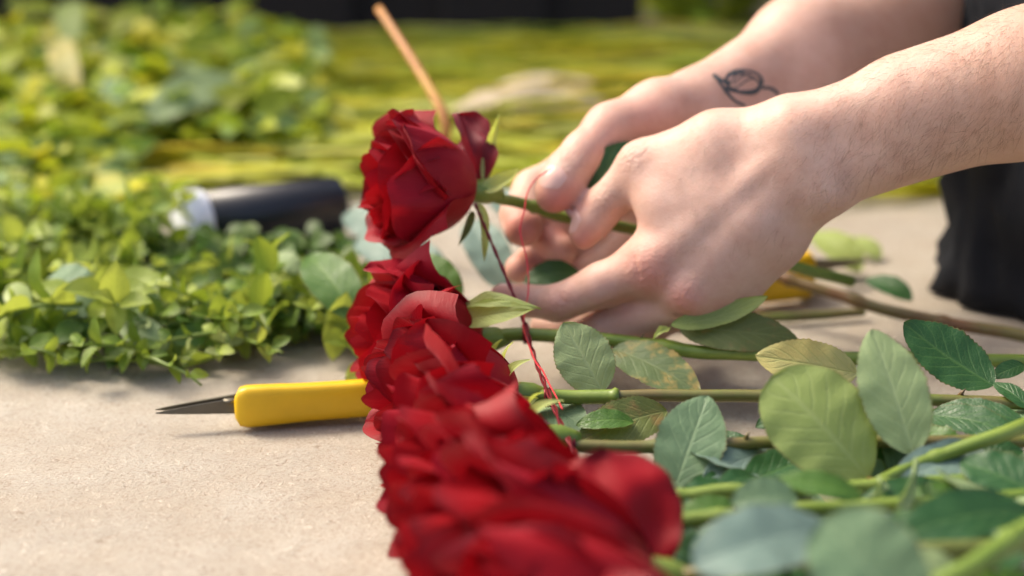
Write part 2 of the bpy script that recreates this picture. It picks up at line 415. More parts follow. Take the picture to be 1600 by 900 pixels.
def leaf(parent, base, tip, wpx, mat, face=1.0, up=0.35, side=0.0, label=None, **kw):
    """base, tip = (px, py, distance); wpx = width as it shows."""
    B, T = P(*base), P(*tip); d = (base[2] + tip[2]) / 2
    N = TOCAM * face + UP * up + RT * side
    kw.setdefault('seed', (base[0] * 7 + tip[1] * 3) % 97)
    V, F, U = leaf_geo(B, T, wpx * d / FPX, N, **kw)
    V[:, 2] = np.maximum(V[:, 2], 0.0016)
    o = mk('leaf', V, F, mat, parent, U)
    if label: o['label'] = label
    return o

# ------------------------------------------------------------------ roses
def frame(A):
    A = nrm(A); h = np.array((0, 0, 1.0)) if abs(A[2]) < 0.9 else np.array((0, 1.0, 0))
    X = nrm(np.cross(h, A)); Y = np.cross(A, X); return X, Y, A
def petal_geo(C, A, phi, t, Rm, H, rs, n=15, m=16, flop=0.0, widen=1.0):
    X, Y, Z = frame(A); rnd = random.Random(rs)
    Rt = 0.006 + (Rm * rnd.uniform(.80, .99) - 0.006) * t ** 0.9
    Ht = H * (1.0 - 0.12 * t * t + rnd.uniform(-.13, .06) * t)
    curl = (0.02 + 0.60 * t ** 2.4) * rnd.uniform(.2, 1.5) + flop
    Wd = (0.020 + (Rm * 1.78 - 0.020) * t ** 0.75) * rnd.uniform(.85, 1.15) * widen
    buck = (0.0004 + 0.0036 * t) * rnd.uniform(.5, 1.4); kk = rnd.uniform(2.2, 4.2); p0 = rnd.uniform(0, 6)
    peak = rnd.uniform(-.45, .45); roll = rnd.uniform(-.4, 1.8); roll2 = rnd.uniform(-.4, 1.8); crease = rnd.uniform(-.55, .55); ca = rnd.uniform(-.003, .0055) * t
    tiltu = rnd.uniform(-.10, .10); back = rnd.uniform(.5, 1.4)
    V = []; UV = []
    for i in range(n + 1):
        v0 = i / n
        for j in range(m + 1):
            u = -1 + 2 * j / m
            marg = 1 - 0.30 * abs(u - peak * .35) ** 2.6 + 0.022 * math.exp(-((u - peak) / .2) ** 2) + tiltu * .7 * u + .03 * mnoise.noise(Vector((u * 2.3 + rs, rs * .2, 1.5)))
            v = v0 * marg
            s = math.sin(min(1, v * 1.10) * math.pi / 2)
            r = 0.004 + (Rt - 0.004) * s ** (0.72 + .5 * (1 - t))
            h = Ht * (v ** (1.0 + 0.40 * t))
            if v0 > 0.66:                       # the lip rolls back
                q = (v0 - 0.66) / 0.34
                lip = curl * (1 + .6 * mnoise.noise(Vector((u * 1.9 + rs, rs, 4.2))))
                r += lip * Rm * 0.46 * q ** 1.8; h -= lip * H * 0.24 * q ** 2.6
            if v0 > .9: r += t * .0016 * back * (v0 - .9) / .1; h -= t * .0012 * back * ((v0 - .9) / .1) ** 2
            e = abs(u) ** 5 * v
            r += (roll if u > 0 else roll2) * 0.0060 * t * e
            r += ca * v * math.exp(-((u - crease) / .10) ** 2)
            ww = Wd * (0.30 + 0.70 * math.sin(min(1, v * 1.4) * math.pi / 2)) * (1 - 0.10 * max(0, v - .75) / .25)
            ang = min(ww / 2 / max(r, .004), 2.3)
            nz = mnoise.noise(Vector((u * 1.2 + rs, v * 1.4, rs * .37))); nz2 = mnoise.noise(Vector((u * 3.0 + rs, v * 2.4, rs * .77)))
            bend = math.sin(kk * u + p0 + 1.2 * v); bend = bend * (.55 + .45 * abs(bend))
            r += buck * v ** 1.6 * bend + (0.0014 + .0040 * t) * nz * v + 0.0014 * nz2 * v * v * (.3 + t)
            a = phi + u * ang
            V.append(C + X * (r * math.cos(a)) + Y * (r * math.sin(a)) + Z * h); UV.append((j / m, v0))
    F = [(i * (m + 1) + j, i * (m + 1) + j + 1, (i + 1) * (m + 1) + j + 1, (i + 1) * (m + 1) + j) for i in range(n) for j in range(m)]
    return np.array(V), F, np.array(UV)
def rose_head(root, C, A, Rm=0.040, H=0.056, seed=1, npet=24, squash=True, sep=True, press=1.0):
    C = np.asarray(C, float); X, Y, Z = frame(A); rnd = random.Random(seed)
    for i in range(npet):
        t = ((i + .5) / npet) ** 0.7
        V, F, U = petal_geo(C - Z * 0.002, Z, i * 2.39996 + rnd.uniform(-.2, .2), t, Rm, H, seed * 13.1 + i * 1.7)
        V[:, 1] = C[1] + (V[:, 1] - C[1]) * press
        if squash:
            lo = 0.0022 + 0.0007 * (i % 3)
            V[:, 2] = np.where(V[:, 2] < lo + .004, lo + .004 * np.exp(np.minimum(0, (V[:, 2] - lo - .004)) / .004), V[:, 2])
        mk('petal', V, F, M_PET if (i + seed) % 3 else M_PET2, root, U)
    # hip below the petals
    prof = [(-.018, .0028), (-.015, .0042), (-.010, .0062), (-.004, .0066), (.0, .0060), (.004, .0075), (.007, .007)]
    path = np.array([C + Z * a for a, _ in prof]); V, F, U = tube_geo(path, [b for _, b in prof], 12)
    mk('calyx', V, F, M_STEM, root, U)
    if sep:
        for k in range(5):
            a = k * 1.2566 + rnd.uniform(-.3, .3) + seed
            rad = X * math.cos(a) + Y * math.sin(a)
            sepal(root, C + rad * .006 - Z * .001, rad, Z, rnd.uniform(.022, .034), rnd.uniform(-.3, .9), rnd.randint(0, 99))
def sepal(root, B, rad, Z, L, back, seed, W=.008, mat=None):
    pts = []
    for q in np.linspace(0, 1, 14):
        ang = 0.9 - (1.1 + back) * q * 1.6
        pts.append((math.cos(ang), math.sin(ang)))
    p = np.array(B, float); V = []; UV = []
    S = np.cross(rad, Z); n = 14
    for i, (c, s) in enumerate(pts):
        d = rad * c + Z * s; q = i / (n - 1)
        wv = W / 2 * (0.75 + .35 * math.sin(q * 3)) * (1 - q ** 1.6) + .0003
        nn = np.cross(S, d)
        for j in range(5):
            u = -1 + j / 2
            V.append(p + S * u * wv + nn * (abs(u) * wv * .5)); UV.append((j / 4, q))
        p = p + d * (L / n)
    V = np.array(V); V[:, 2] = np.maximum(V[:, 2], .002)
    F = [(i * 5 + j, i * 5 + j + 1, (i + 1) * 5 + j + 1, (i + 1) * 5 + j) for i in range(n - 1) for j in range(4)]
    return mk('sepal', V, F, mat or M_SEP, root, np.array(UV))
def stem(root, pts, r, mat, nodes=(), n=60, name='stem'):
    path = catmull(pts, n); t = np.linspace(0, 1, n)
    rr = np.interp(t, np.linspace(0, 1, len(r)), r) if hasattr(r, '__len__') else np.full(n, r)
    for q in nodes: rr = rr * (1 + 0.34 * np.exp(-((t - q) / .012) ** 2))
    for i in range(n): path[i] += .0006 * np.array(mnoise.noise_vector(Vector(path[i] * 55)))
    V, F, U = tube_geo(path, rr, 12)
    o = mk(name, V, F, mat, root, U)
    return o
def prickle(root, p, d, L=.005, mat=None):
    p = np.asarray(p, float); d = nrm(d); path = np.array([p, p + d * L * .5, p + d * L + np.array((.3, 0, -.2)) * L * .4])
    V, F, U = tube_geo(path, [L * .33, L * .16, L * .02], 6); mk('prickle', V, F, mat or M_STEMBR, root, U)

AX = (-1.0, -0.12, 0.10)
# the rose held up in the hands
C0 = P(735, 297, .822)
r0 = thing('rose', 'single red rose lifted above the row by both hands, one petal wilted', 'rose', C0, 'cut red roses')
A0 = nrm((-.94, -.24, .20))
rose_head(r0, C0, A0, .0365, .060, seed=3, npet=26, squash=False, sep=False)
# wilted outer petal at the back
V, F, U = petal_geo(C0, A0, 0, .9, .034, .036, 77, flop=.1, widen=.62)
def place_patch(name, root, base, tip, wpx, mat, N, fold=.5, bend=.15, wav=.12, seed=3, label=None, shape=(.5, .35)):
    B, T = P(*base), P(*tip); d = base[2]
    V, F, U = leaf_geo(B, T, wpx * d / FPX, N, bend=bend, fold=fold, serr=0.0, wav=wav, seed=seed, shape=shape, n=22, m=10)
    o = mk(name, V, F, mat, root, U)
    if label: o['label'] = label
    return o
place_patch('petal', r0, (744, 292, .826), (716, 178, .836), 66, M_WILT, TOCAM + RT * .5, fold=.75, wav=.16, seed=5, label='wilted dark maroon outer petal')
place_patch('petal', r0, (748, 270, .830), (748, 200, .842), 34, M_WILT, TOCAM * .6 - RT * .8, fold=.8, wav=.2, seed=9, label='wilted dark maroon outer petal')
place_patch('sepal', r0, (757, 286, .822), (780, 178, .815), 20, M_SEP, TOCAM + RT * .2, fold=.6, bend=-.20, wav=.05, seed=4, shape=(.45, .95))
place_patch('sepal', r0, (756, 298, .818), (812, 262, .812), 30, M_SEP, TOCAM + UP * .7, fold=.7, bend=-.16, wav=.06, seed=6, shape=(.45, .95))
place_patch('sepal', r0, (748, 318, .818), (757, 408, .812), 16, M_SEP, TOCAM + RT * .4, fold=.6, bend=.13, wav=.08, seed=8, shape=(.45, .95))
place_patch('sepal', r0, (738, 330, .820), (716, 384, .814), 14, M_OLIVE, TOCAM + RT * .4, fold=.6, bend=.1, wav=.08, seed=18, shape=(.45, .95))
stem(r0, [C0 - A0 * .012, P(775, 309, .826), P(820, 320, .838), P(880, 338, .843), P(960, 352, .845), P(1060, 372, .848), P(1180, 400, .86), P(1330, 440, .90)], [.0031, .0030, .0032, .0034], M_STEM, (.32,))
leaf(r0, (892, 330, .834), (992, 222, .826), 66, M_DARK, up=.3, bend=.1)
leaf(r0, (912, 345, .85), (850, 338, .852), 20, M_DARK, up=.9)
leaf(r0, (905, 428, .852), (818, 440, .850), 46, M_DARK, up=.6, bend=.16)
# the row on the ground: (calyx px, py, distance, radius, length, seed)
ROW = [(746, 543, .803, .0418, .068, 41), (800, 632, .722, .0400, .071, 12), (842, 696, .668, .0385, .071, 15), (882, 764, .622, .0395, .075, 17),
       (942, 830, .583, .0405, .082, 19), (1005, 899, .545, .042, .086, 23), (1065, 985, .505, .042, .086, 31)]
ORD = ['red rose at the far end of the row, just under the lifted rose', 'second red rose from the far end of the row',
       'third red rose from the far end of the row', 'fourth red rose from the far end of the row',
       'red rose in the near half of the row, one outer petal standing up', 'blurred red rose near the bottom edge, second nearest of the row',
       'nearest red rose of the row, cut off by the bottom edge']
rows = []
for (px, py, d, Rm, H, sd_), lab in zip(ROW, ORD):
    c = P(px, py, d); c[2] = max(c[2], .034)
    t = thing('rose', lab, 'rose', (c[0], c[1], 0), 'cut red roses')
    rn = random.Random(sd_)
    ax = nrm((-1.0, -.22 + rn.uniform(-.10, .10), .06 + rn.uniform(-.05, .10)))
    rose_head(t, c, ax, Rm, H, seed=sd_, npet=24, press=.92 if sd_ == 41 else .84, sep=sd_ < 17)
    rows.append((t, c, ax))
# outer petals that stand out in the picture
place_patch('petal', rows[4][0], (1000, 925, .552), (940, 702, .574), 200, M_PET, TOCAM + UP * .25 + RT * .25, fold=-.22, bend=.14, wav=.13, seed=38, shape=(.55, .36))
place_patch('petal', rows[0][0], (720, 478, .800), (568, 420, .785), 62, M_PET2, TOCAM * .5 + UP, fold=.25, bend=.12, wav=.06, seed=33, shape=(.4, .35))
place_patch('petal', rows[1][0], (795, 615, .728), (690, 588, .705), 95, M_PET, TOCAM * .8 + UP * .6, fold=.2, bend=.2, wav=.08, seed=35, shape=(.45, .3))
# sepals and stems of the row
t0, t1, t2, t3, t4, t5, t6 = [r[0] for r in rows]
place_patch('sepal', t0, (726, 478, .790), (845, 482, .775), 26, M_SEP, TOCAM + UP * .8, fold=.4, bend=.12, wav=.05, seed=41, shape=(.45, .95))
place_patch('sepal', t0, (726, 500, .788), (836, 484, .772), 46, M_SEP, TOCAM + UP * .4, fold=.35, bend=.05, wav=.05, seed=42, shape=(.45, .95))
place_patch('sepal', t0, (765, 585, .775), (785, 530, .770), 16, M_SEP, TOCAM + RT * .8, fold=.5, bend=-.3, wav=.05, seed=43, shape=(.45, .95))
place_patch('sepal', t1, (786, 650, .715), (842, 622, .705), 34, M_SEP, TOCAM + UP * .5, fold=.4, bend=.1, wav=.06, seed=44, shape=(.45, .95))
place_patch('sepal', t2, (815, 668, .672), (868, 690, .665), 28, M_MID, TOCAM + UP * .6, fold=.4, bend=.1, wav=.06, seed=45, shape=(.45, .95))
stem(t0, [rows[0][1] - rows[0][2] * .012, P(800, 522, .803), P(950, 531, .80), P(1085, 549, .788), P(1180, 553, .78), P(1330, 560, .776), P(1480, 560, .775), P(1700, 570, .77)], [.0036, .0034, .0036, .0034, .0034], M_STEM, (.38,))
stem(t1, [rows[1][1] - rows[1][2] * .012, P(860, 621, .722), P(968, 619, .72), P(1190, 619, .716), P(1340, 622, .712), P(1600, 630, .706), P(1800, 640, .70)], [.0031, .0029, .0030, .0028, .003], M_STEMB, (.17, .52))
stem(t1, [P(800, 619, .722), P(900, 620, .7205), P(968, 619, .7185)], [.0034, .0033, .0036], M_STEM, (.95,), n=24)
stem(t2, [rows[2][1] - rows[2][2] * .012, P(900, 696, .668), P(1030, 698, .665), P(1130, 693, .664), P(1300, 690, .662), P(1640, 690, .655)], [.0030, .0028, .0028], M_STEMB, (.4,))
stem(t3, [rows[3][1] - rows[3][2] * .012, P(1030, 776, .617), P(1140, 768, .616), P(1340, 760, .62), P(1640, 745, .62)], [.003, .003, .0027], M_STEM, (.33,))
stem(t4, [rows[4][1] - rows[4][2] * .012, P(1040, 818, .585), P(1200, 801, .588), P(1480, 784, .595), P(1660, 772, .60)], [.003, .003, .0027], M_STEM, (.4,))
stem(t5, [rows[5][1] - rows[5][2] * .012, P(1200, 880, .53), P(1400, 862, .535), P(1700, 850, .54)], [.003, .003, .003], M_STEMB)
stem(t6, [rows[6][1] - rows[6][2] * .012, P(1250, 975, .51), P(1480, 905, .50), P(1600, 832, .52), P(1700, 790, .53)], [.003, .003, .0037, .0037, .0035], M_STEM, (.7,))
for r, px, py, d, dx in ((t0, 1120, 545, .783, .2), (t1, 1500, 620, .709, .3), (t0, 905, 523, .799, -.3), (t2, 1165, 688, .663, .2), (t0, 1000, 532, .796, .3), (t2, 1420, 687, .659, .2), (t4, 1150, 802, .587, -.3)):
    prickle(r, P(px, py, d), (dx, -.2, 1))
# leaves of the row's stems
leaf(t1, (942, 612, .735), (880, 504, .742), 92, M_PALE, label='pale grey-green leaf underside standing upright', bend=.04, fold=.06)
leaf(t0, (957, 545, .790), (1094, 616, .765), 84, M_TWO, up=.9, bend=.06, label='leaf turning yellow at its edge')
leaf(t1, (1042, 642, .712), (900, 692, .698), 78, M_OLIVE, up=.5, bend=.1)
leaf(t1, (845, 635, .735), (918, 672, .71), 62, M_GREY, up=.9)
leaf(t2, (1052, 768, .655), (1106, 618, .672), 108, M_GREY, bend=.06, fold=.08, side=-.1, label='grey-green leaf standing upright')
leaf(t3, (1357, 748, .640), (1205, 588, .650), 165, M_PALEY, bend=.07, fold=.06, shape=(.62, .50), serr=.02, side=.1, label='large pale yellow-green leaf underside')
leaf(t3, (1426, 710, .640), (1362, 514, .655), 110, M_PALE, bend=.04, fold=.05, label='pale pointed leaf underside standing upright')
leaf(t1, (1553, 602, .722), (1412, 504, .735), 98, M_DARK, up=.6, bend=-.05, fold=.15, label='glossy dark green leaf with yellow veins')
leaf(t0, (1340, 584, .752), (1180, 556, .756), 76, M_YEL, up=.2, bend=.05, label='yellow leaf with green veins')
leaf(t0, (1062, 514, .790), (1247, 530, .780), 66, M_OLIVE, up=.3, bend=.08, label='olive leaf with brown rim')
leaf(t0, (1048, 508, .782), (1200, 463, .772), 36, M_PALEY, up=.5, bend=-.12, fold=.2)
place_patch('sepal', t0, (1045, 512, .788), (1020, 530, .78), 14, M_SEP, TOCAM + UP, fold=.4, bend=.1, seed=51, shape=(.45, .95))
leaf(t2, (1215, 702, .672), (1098, 748, .650), 66, M_BLUE, up=.8, bend=.07)
leaf(t4, (1245, 775, .575), (1140, 785, .57), 66, M_GREY, up=.6)
leaf(t4, (1346, 778, .575), (1212, 750, .58), 48, M_MID, up=.9, bend=.1, label='bright green leaf lying flat')
leaf(t5, (1300, 830, .52), (1082, 885, .50), 125, M_BLUE, up=.9, bend=.1, shape=(.6, .5), serr=.02, label='large blurred blue-grey leaf')
leaf(t6, (1435, 985, .478), (1285, 812, .488), 175, M_GREY, up=.3, bend=.08, shape=(.6, .45), serr=.02, label='large blurred grey-green leaf at the bottom edge')
leaf(t5, (1610, 800, .56), (1385, 845, .54), 95, M_DARK, up=.9, bend=.1)
leaf(t6, (1495, 915, .50), (1415, 862, .505), 60, M_PALE, up=.7)
leaf(t4, (1630, 780, .59), (1462, 732, .60), 50, M_PALE, face=.2, up=1, bend=-.14, fold=.3, label='folded leaf showing its pale underside')
leaf(t4, (1625, 775, .608), (1500, 722, .625), 95, M_DARK, up=.9, bend=.06)
leaf(t3, (1535, 700, .648), (1388, 762, .625), 75, M_BLUE, up=.9, bend=.04)
leaf(t2, (1450, 650, .69), (1592, 682, .665), 62, M_DARK, up=.9)
leaf(t1, (1610, 640, .70), (1552, 598, .715), 34, M_DARK, up=.9)
leaf(t2, (1600, 660, .68), (1460, 640, .70), 50, M_DARK, up=1)
leaf(t2, (1440, 690, .665), (1290, 660, .68), 60, M_DARK, up=1)
leaf(t2, (1330, 700, .66), (1430, 650, .68), 50, M_MID, up=1)
leaf(t3, (1480, 760, .61), (1330, 800, .60), 60, M_DARK, up=1)
leaf(t4, (1560, 800, .575), (1470, 850, .56), 60, M_DARK, up=1)
leaf(t5, (1400, 800, .56), (1480, 870, .535), 70, M_DARK, up=1)
leaf(t5, (1600, 880, .53), (1500, 850, .545), 80, M_DARK, up=1)
leaf(t6, (1620, 900, .52), (1540, 985, .50), 90, M_MID, up=1)
leaf(t5, (1180, 850, .555), (1090, 830, .56), 50, M_GREY, up=1)
leaf(t5, (1100, 880, .535), (1180, 920, .52), 44, M_MID, up=1)
leaf(t1, (1600, 570, .74), (1550, 590, .735), 30, M_DARK, up=.7)
leaf(t3, (1000, 750, .635), (1080, 790, .61), 40, M_DARK, up=.9)
leaf(t3, (1180, 745, .64), (1120, 760, .63), 40, M_DARK, up=.9)
for bt, tp, w_, mt in (((1290, 640, .70), (1180, 668, .69), 50, M_DARK), ((1400, 640, .70), (1300, 625, .70), 46, M_MID), ((1250, 720, .66), (1330, 705, .655), 50, M_DARK),
                       ((1160, 800, .60), (1060, 800, .60), 46, M_MID), ((1260, 810, .58), (1180, 838, .575), 56, M_DARK), ((1420, 790, .60), (1500, 770, .60), 50, M_MID), ((1330, 850, .55), (1420, 850, .55), 60, M_DARK),
                       ((1520, 720, .65), (1600, 705, .65), 46, M_DARK), ((1520, 660, .69), (1430, 660, .69), 40, M_MID), ((1560, 850, .56), (1640, 860, .56), 60, M_MID), ((1240, 900, .53), (1150, 930, .52), 60, M_DARK),
                       ((1080, 850, .575), (1150, 870, .565), 50, M_GREY), ((990, 660, .70), (900, 665, .70), 40, M_MID)):
    leaf(t2 if bt[1] < 730 else t4 if bt[1] < 830 else t5, bt, tp, w_, mt, up=1, bend=.12)
rf = random.Random(77)
for k in range(60):
    px, py = (rf.uniform(1200, 1640), rf.uniform(640, 905)) if k < 40 else (rf.uniform(1060, 1300), rf.uniform(715, 905))
    if px < 1300 and py < 715: continue
    b = G(px, py, rf.uniform(.006, .026)); an = rf.uniform(0, 6.283); L_ = rf.uniform(.028, .046)
    tpp = b + np.array((math.cos(an) * L_, math.sin(an) * L_, rf.uniform(-.006, .012)))
    V, F, U = leaf_geo(b, tpp, L_ * rf.uniform(.55, .72), (rf.gauss(0, .35), rf.gauss(-.35, .3), 1), bend=rf.uniform(-.08, .16), fold=rf.uniform(.05, .3), seed=k * 1.9, wav=.035)
    V[:, 2] = np.maximum(V[:, 2], .0016)
    mk('leaf', V, F, rf.choice((M_DARK, M_DARK, M_DARK, M_MID, M_GREY, M_BLUE)), t2 if py < 720 else t3 if py < 780 else t4 if py < 840 else t5, U)
stem(t3, [P(1640, 650, .655), P(1560, 680, .64), P(1440, 722, .637), P(1350, 766, .62), P(1330, 790, .615)], [.0034, .003, .0022, .0016], M_STEM, (.45,), name='petiole')
place_patch('leaf', t3, (1428, 716, .612), (1384, 835, .572), 24, M_PALE, TOCAM + RT * .5, fold=.4, bend=.05, wav=.03, seed=61, label='narrow pale stipule')
place_patch('leaf', t3, (1370, 745, .61), (1352, 792, .59), 20, M_PALE, TOCAM + RT * .3, fold=.4, seed=62, label='narrow pale stipule')
tube('petiole', [P(942, 612, .735), P(955, 616, .728), P(966, 619, .722)], [.0007, .0009], M_STEM, t1, n=8, seg=6)
tube('petiole', [P(1052, 768, .655), P(1050, 772, .63)], [.0008, .0009], M_STEM, t2, n=6, seg=6)
tube('petiole', [P(1426, 708, .640), P(1430, 722, .637)], [.0008, .0009], M_STEMBR, t3, n=6, seg=6)
tube('petiole', [P(1356, 747, .640), P(1375, 752, .632), P(1385, 750, .63)], [.0008, .0009], M_STEMBR, t3, n=6, seg=6)

# cut stems lying farther back on the right
cs = thing('cut_stem', 'brown knotted rose stem slanting past the black cloth', 'stem', G(1400, 500))
stem(cs, [G(1200, 424, .03), G(1212, 430, .03), G(1300, 458, .025), G(1400, 488, .02), G(1500, 508, .016), G(1600, 525, .013), G(1760, 552, .01)], [.0036, .0033, .0035, .0036, .0038], M_STEMBR, (.22, .4, .62))
cs2 = thing('cut_stem', 'short olive stem lying level in front of the second yellow shears', 'stem', G(1270, 500))
stem(cs2, [G(1180, 498, .004), G(1270, 494, .004), G(1350, 488, .004)], [.003, .003, .0026], M_STEMB)
bl = thing('loose_leaf', 'small dark green leaf behind the knotted brown stem', 'leaf', G(1390, 480))
leaf(bl, (1425, 470, .95), (1352, 438, .975), 42, M_DARK, up=.8, bend=.12)
pl = thing('loose_leaf', 'blurred pale green leaf left of the black cloth', 'leaf', G(1310, 420))
leaf(pl, (1345, 425, 1.03), (1268, 365, 1.06), 60, M_PALEY, up=.9, bend=.12)
pl2 = thing('loose_leaf', 'blurred pale leaf tip under the forearm, farthest right', 'leaf', G(1350, 410))
leaf(pl2, (1375, 405, 1.08), (1330, 372, 1.10), 36, M_PALEY, up=.9, bend=.1)

# ------------------------------------------------------------------ wire and thread
def twist(name, pts, rw, rtw, turns, mat, parent, n=120):
    path = catmull(pts, n); tan = np.gradient(path, axis=0); parts = []
    for s in (0, math.pi):
        q = []
        for i in range(n):
            X, Y, Z = frame(tan[i]); a = turns * 2 * math.pi * i / n + s
            q.append(path[i] + rtw * (math.cos(a) * X + math.sin(a) * Y))
        parts.append(tube_geo(np.array(q), rw, 6))
    V, F, U = merge([(a, b, np.array(c)) for a, b, c in parts]); return mk(name, V, F, mat, parent, U)
wt = thing('binding_wire', 'dark red twisted wire running from the lifted rose down the stems', 'wire', P(820, 515, .795))
twist('strand', [P(742, 318, .815), P(765, 372, .808), P(800, 455, .797), P(822, 512, .792)], .0006, .0004, 5, M_WIRE, wt)
twist('strand', [P(820, 505, .792), P(836, 560, .758), P(856, 612, .712), P(880, 670, .672), P(908, 726, .64)], .00062, .0007, 5, M_WIRE, wt)
def coil(name, c, axis, r, turns, w, mat, parent, pitch=.0012):
    X, Y, Z = frame(axis); q = []
    for i in range(int(turns * 14)):
        a = i / 14 * 2 * math.pi; q.append(c + r * (math.cos(a) * X + math.sin(a) * Y) + Z * pitch * (i / 14 - turns / 2))
    V, F, U = tube_geo(np.array(q), w, 6); return mk(name, V, F, mat, parent, U)
coil('wrap', P(822, 523, .8025), (1, 0, 0), .0044, 3, .0006, M_WIRE, wt)
coil('wrap', P(856, 621, .722), (1, 0, 0), .0042, 3, .0006, M_WIRE, wt)
coil('wrap', P(893, 696, .668), (1, 0, 0), .0040, 3, .0006, M_WIRE, wt)
th = thing('thread', 'thin bright red thread hanging from the fingertips to the first stem', 'thread', P(820, 500, .79))
tube('strand', [P(862, 262, .812), P(838, 278, .809), P(824, 300, .808), P(819, 330, .806), P(813, 360, .804), P(822, 400, .80), P(825, 450, .796), P(822, 480, .793), P(818, 508, .79)], .00042, M_THREAD, th, n=60, seg=6, wob=.0008)
tube('strand', [P(818, 508, .79), P(832, 556, .757), P(852, 585, .728), P(868, 618, .706), P(880, 640, .69)], .00042, M_THREAD, th, n=40, seg=6, wob=.001)

# ------------------------------------------------------------------ shears
def rrect_loft(path, widths, heights, e=3.0, seg=20):
    path = np.asarray(path, float); n = len(path); tan = np.gradient(path, axis=0); V = []; F = []
    for i in range(n):
        t = nrm(tan[i]); S = nrm(np.cross(t, (0, 0, 1))); U = np.cross(S, t)
        for k in range(seg):
            a = 2 * math.pi * k / seg; c, s = math.cos(a), math.sin(a)
            V.append(path[i] + S * widths[i] / 2 * math.copysign(abs(c) ** (2 / e), c) + U * heights[i] / 2 * math.copysign(abs(s) ** (2 / e), s))
    for i in range(n - 1):
        for k in range(seg): F.append((i * seg + k, i * seg + (k + 1) % seg, (i + 1) * seg + (k + 1) % seg, (i + 1) * seg + k))
    F.append(tuple(range(seg))[::-1]); F.append(tuple((n - 1) * seg + k for k in range(seg)))
    return np.array(V), F
def shears(name, label, tip, heel, spread=1.0, scale=1.0):
    """Snips lying on the ground from blade tip to handle end."""
    tip = np.asarray(tip, float); heel = np.asarray(heel, float); D = nrm(heel - tip); S = nrm(np.cross((0, 0, 1), D)); Z = np.array((0, 0, 1.0))
    t = thing(name, label, 'shears', (tip + heel) / 2 * np.array((1, 1, 0)))
    k = scale
    def L(x, y, z): return tip + D * x * k + S * y * k + Z * z * k
    for s, zz in ((1, .0112), (-1, .0105)):
        n = 12; V = []
        for i in range(n):
            q = i / (n - 1); x = .046 * q; wd = .0004 + .0095 * q ** .8; th_ = .0004 + .0008 * q
            yc = s * .0013; zc = zz - .001 * (1 - q)
            for (yy, z_) in ((-wd / 2, -th_), (wd / 2 * .9, -th_ * .3), (wd / 2, 0), (wd / 2 * .9, th_ * .3), (-wd / 2, th_)):
                V.append(L(x, yc + z_, zc + s * yy * -.9))
        F = [(i * 5 + j, i * 5 + (j + 1) % 5, (i + 1) * 5 + (j + 1) % 5, (i + 1) * 5 + j) for i in range(n - 1) for j in range(5)]
        F += [tuple(range(4, -1, -1)), tuple((n - 1) * 5 + j for j in range(5))]
        mk('blade', V, F, M_STEEL, t, smooth=False)
    for s, zz in ((1, .0112), (-1, .0108)):
        xs = np.array([.037, .0385, .042, .052, .07, .09, .11, .125, .133, .136])
        wd = np.array([.007, .009, .010, .010, .010, .010, .010, .0095, .008, .004])
        ht = np.array([.012, .0185, .0200, .0195, .0180, .0178, .0182, .0175, .014, .008])
        ys = s * np.array([.0040, .0046, .0051, .0053, .0055, .0058, .0062, .0066, .0066, .006])
        hk = .62 if s > 0 and spread < 2 else 1.0
        V, F = rrect_loft([L(x, y * (spread if x > .04 else 1), zz * (hk if hk < 1 else 1)) for x, y in zip(xs, ys)], wd * k, ht * k * hk, 3.2)
        mk('handle', V, F, M_YPLAS, t)
    c = L(.034, 0, .012); V, F, U = tube_geo([c, c + Z * .0012 * k, c + Z * .0018 * k], [.0035 * k, .0035 * k, .0022 * k], 14); mk('pivot_screw', V, F, M_STEEL, t)
    p = [L(.055 + .03 * q, .001 * math.sin(q * 40), .0115) for q in np.linspace(0, 1, 50)]
    V, F, U = tube_geo(p, .0008 * k, 5); mk('spring', V, F, M_STEEL, t)
    return t
g1 = G(245, 674, 0.0); g2 = G(700, 638, 0.0); g2 = g1 + nrm(g2 - g1) * .136 * 1.06
shears('pruning_shears', 'yellow handled floral snips pointing left on bare stone beside the roses', g1, g2, scale=1.06)
h1 = G(1356, 441, 0); h2 = G(1190, 462, 0)
sh2 = shears('pruning_shears', 'blurred yellow handled shears half hidden behind the near hand', h1, h1 + nrm(h2 - h1) * .136, spread=2.6, scale=1.5)

# ------------------------------------------------------------------ black can
def can():
    a, b = G(292, 401, 0), G(530, 368, 0); D = nrm(b - a); Lc = np.linalg.norm(b - a); r = .0215
    t = thing('can', 'black cylindrical can with a silver rim lying in the greenery', 'can', (a + b) / 2)
    Z = np.array((0, 0, r + .002))
    prof = [(0.012, r * .9), (.0125, r), (Lc - .004, r), (Lc - .001, r * .97), (Lc, r * .9), (Lc + .0005, r * .5), (Lc + .001, r * .01)]
    V, F, U = tube_geo([a + Z + D * x for x, _ in prof], [q for _, q in prof], 40); mk('body', V, F, M_BLACK, t, U)
    prof = [(-.0030, r * .2), (-.0028, r * .84), (-.0024, r * .90), (-.0018, r * 1.02), (.0, r * 1.06), (.0125, r * 1.07), (.014, r * 1.02)]
    V, F, U = tube_geo([a + Z + D * x for x, _ in prof], [q for _, q in prof], 40); mk('rim', V, F, M_SILVER, t, U)
can()

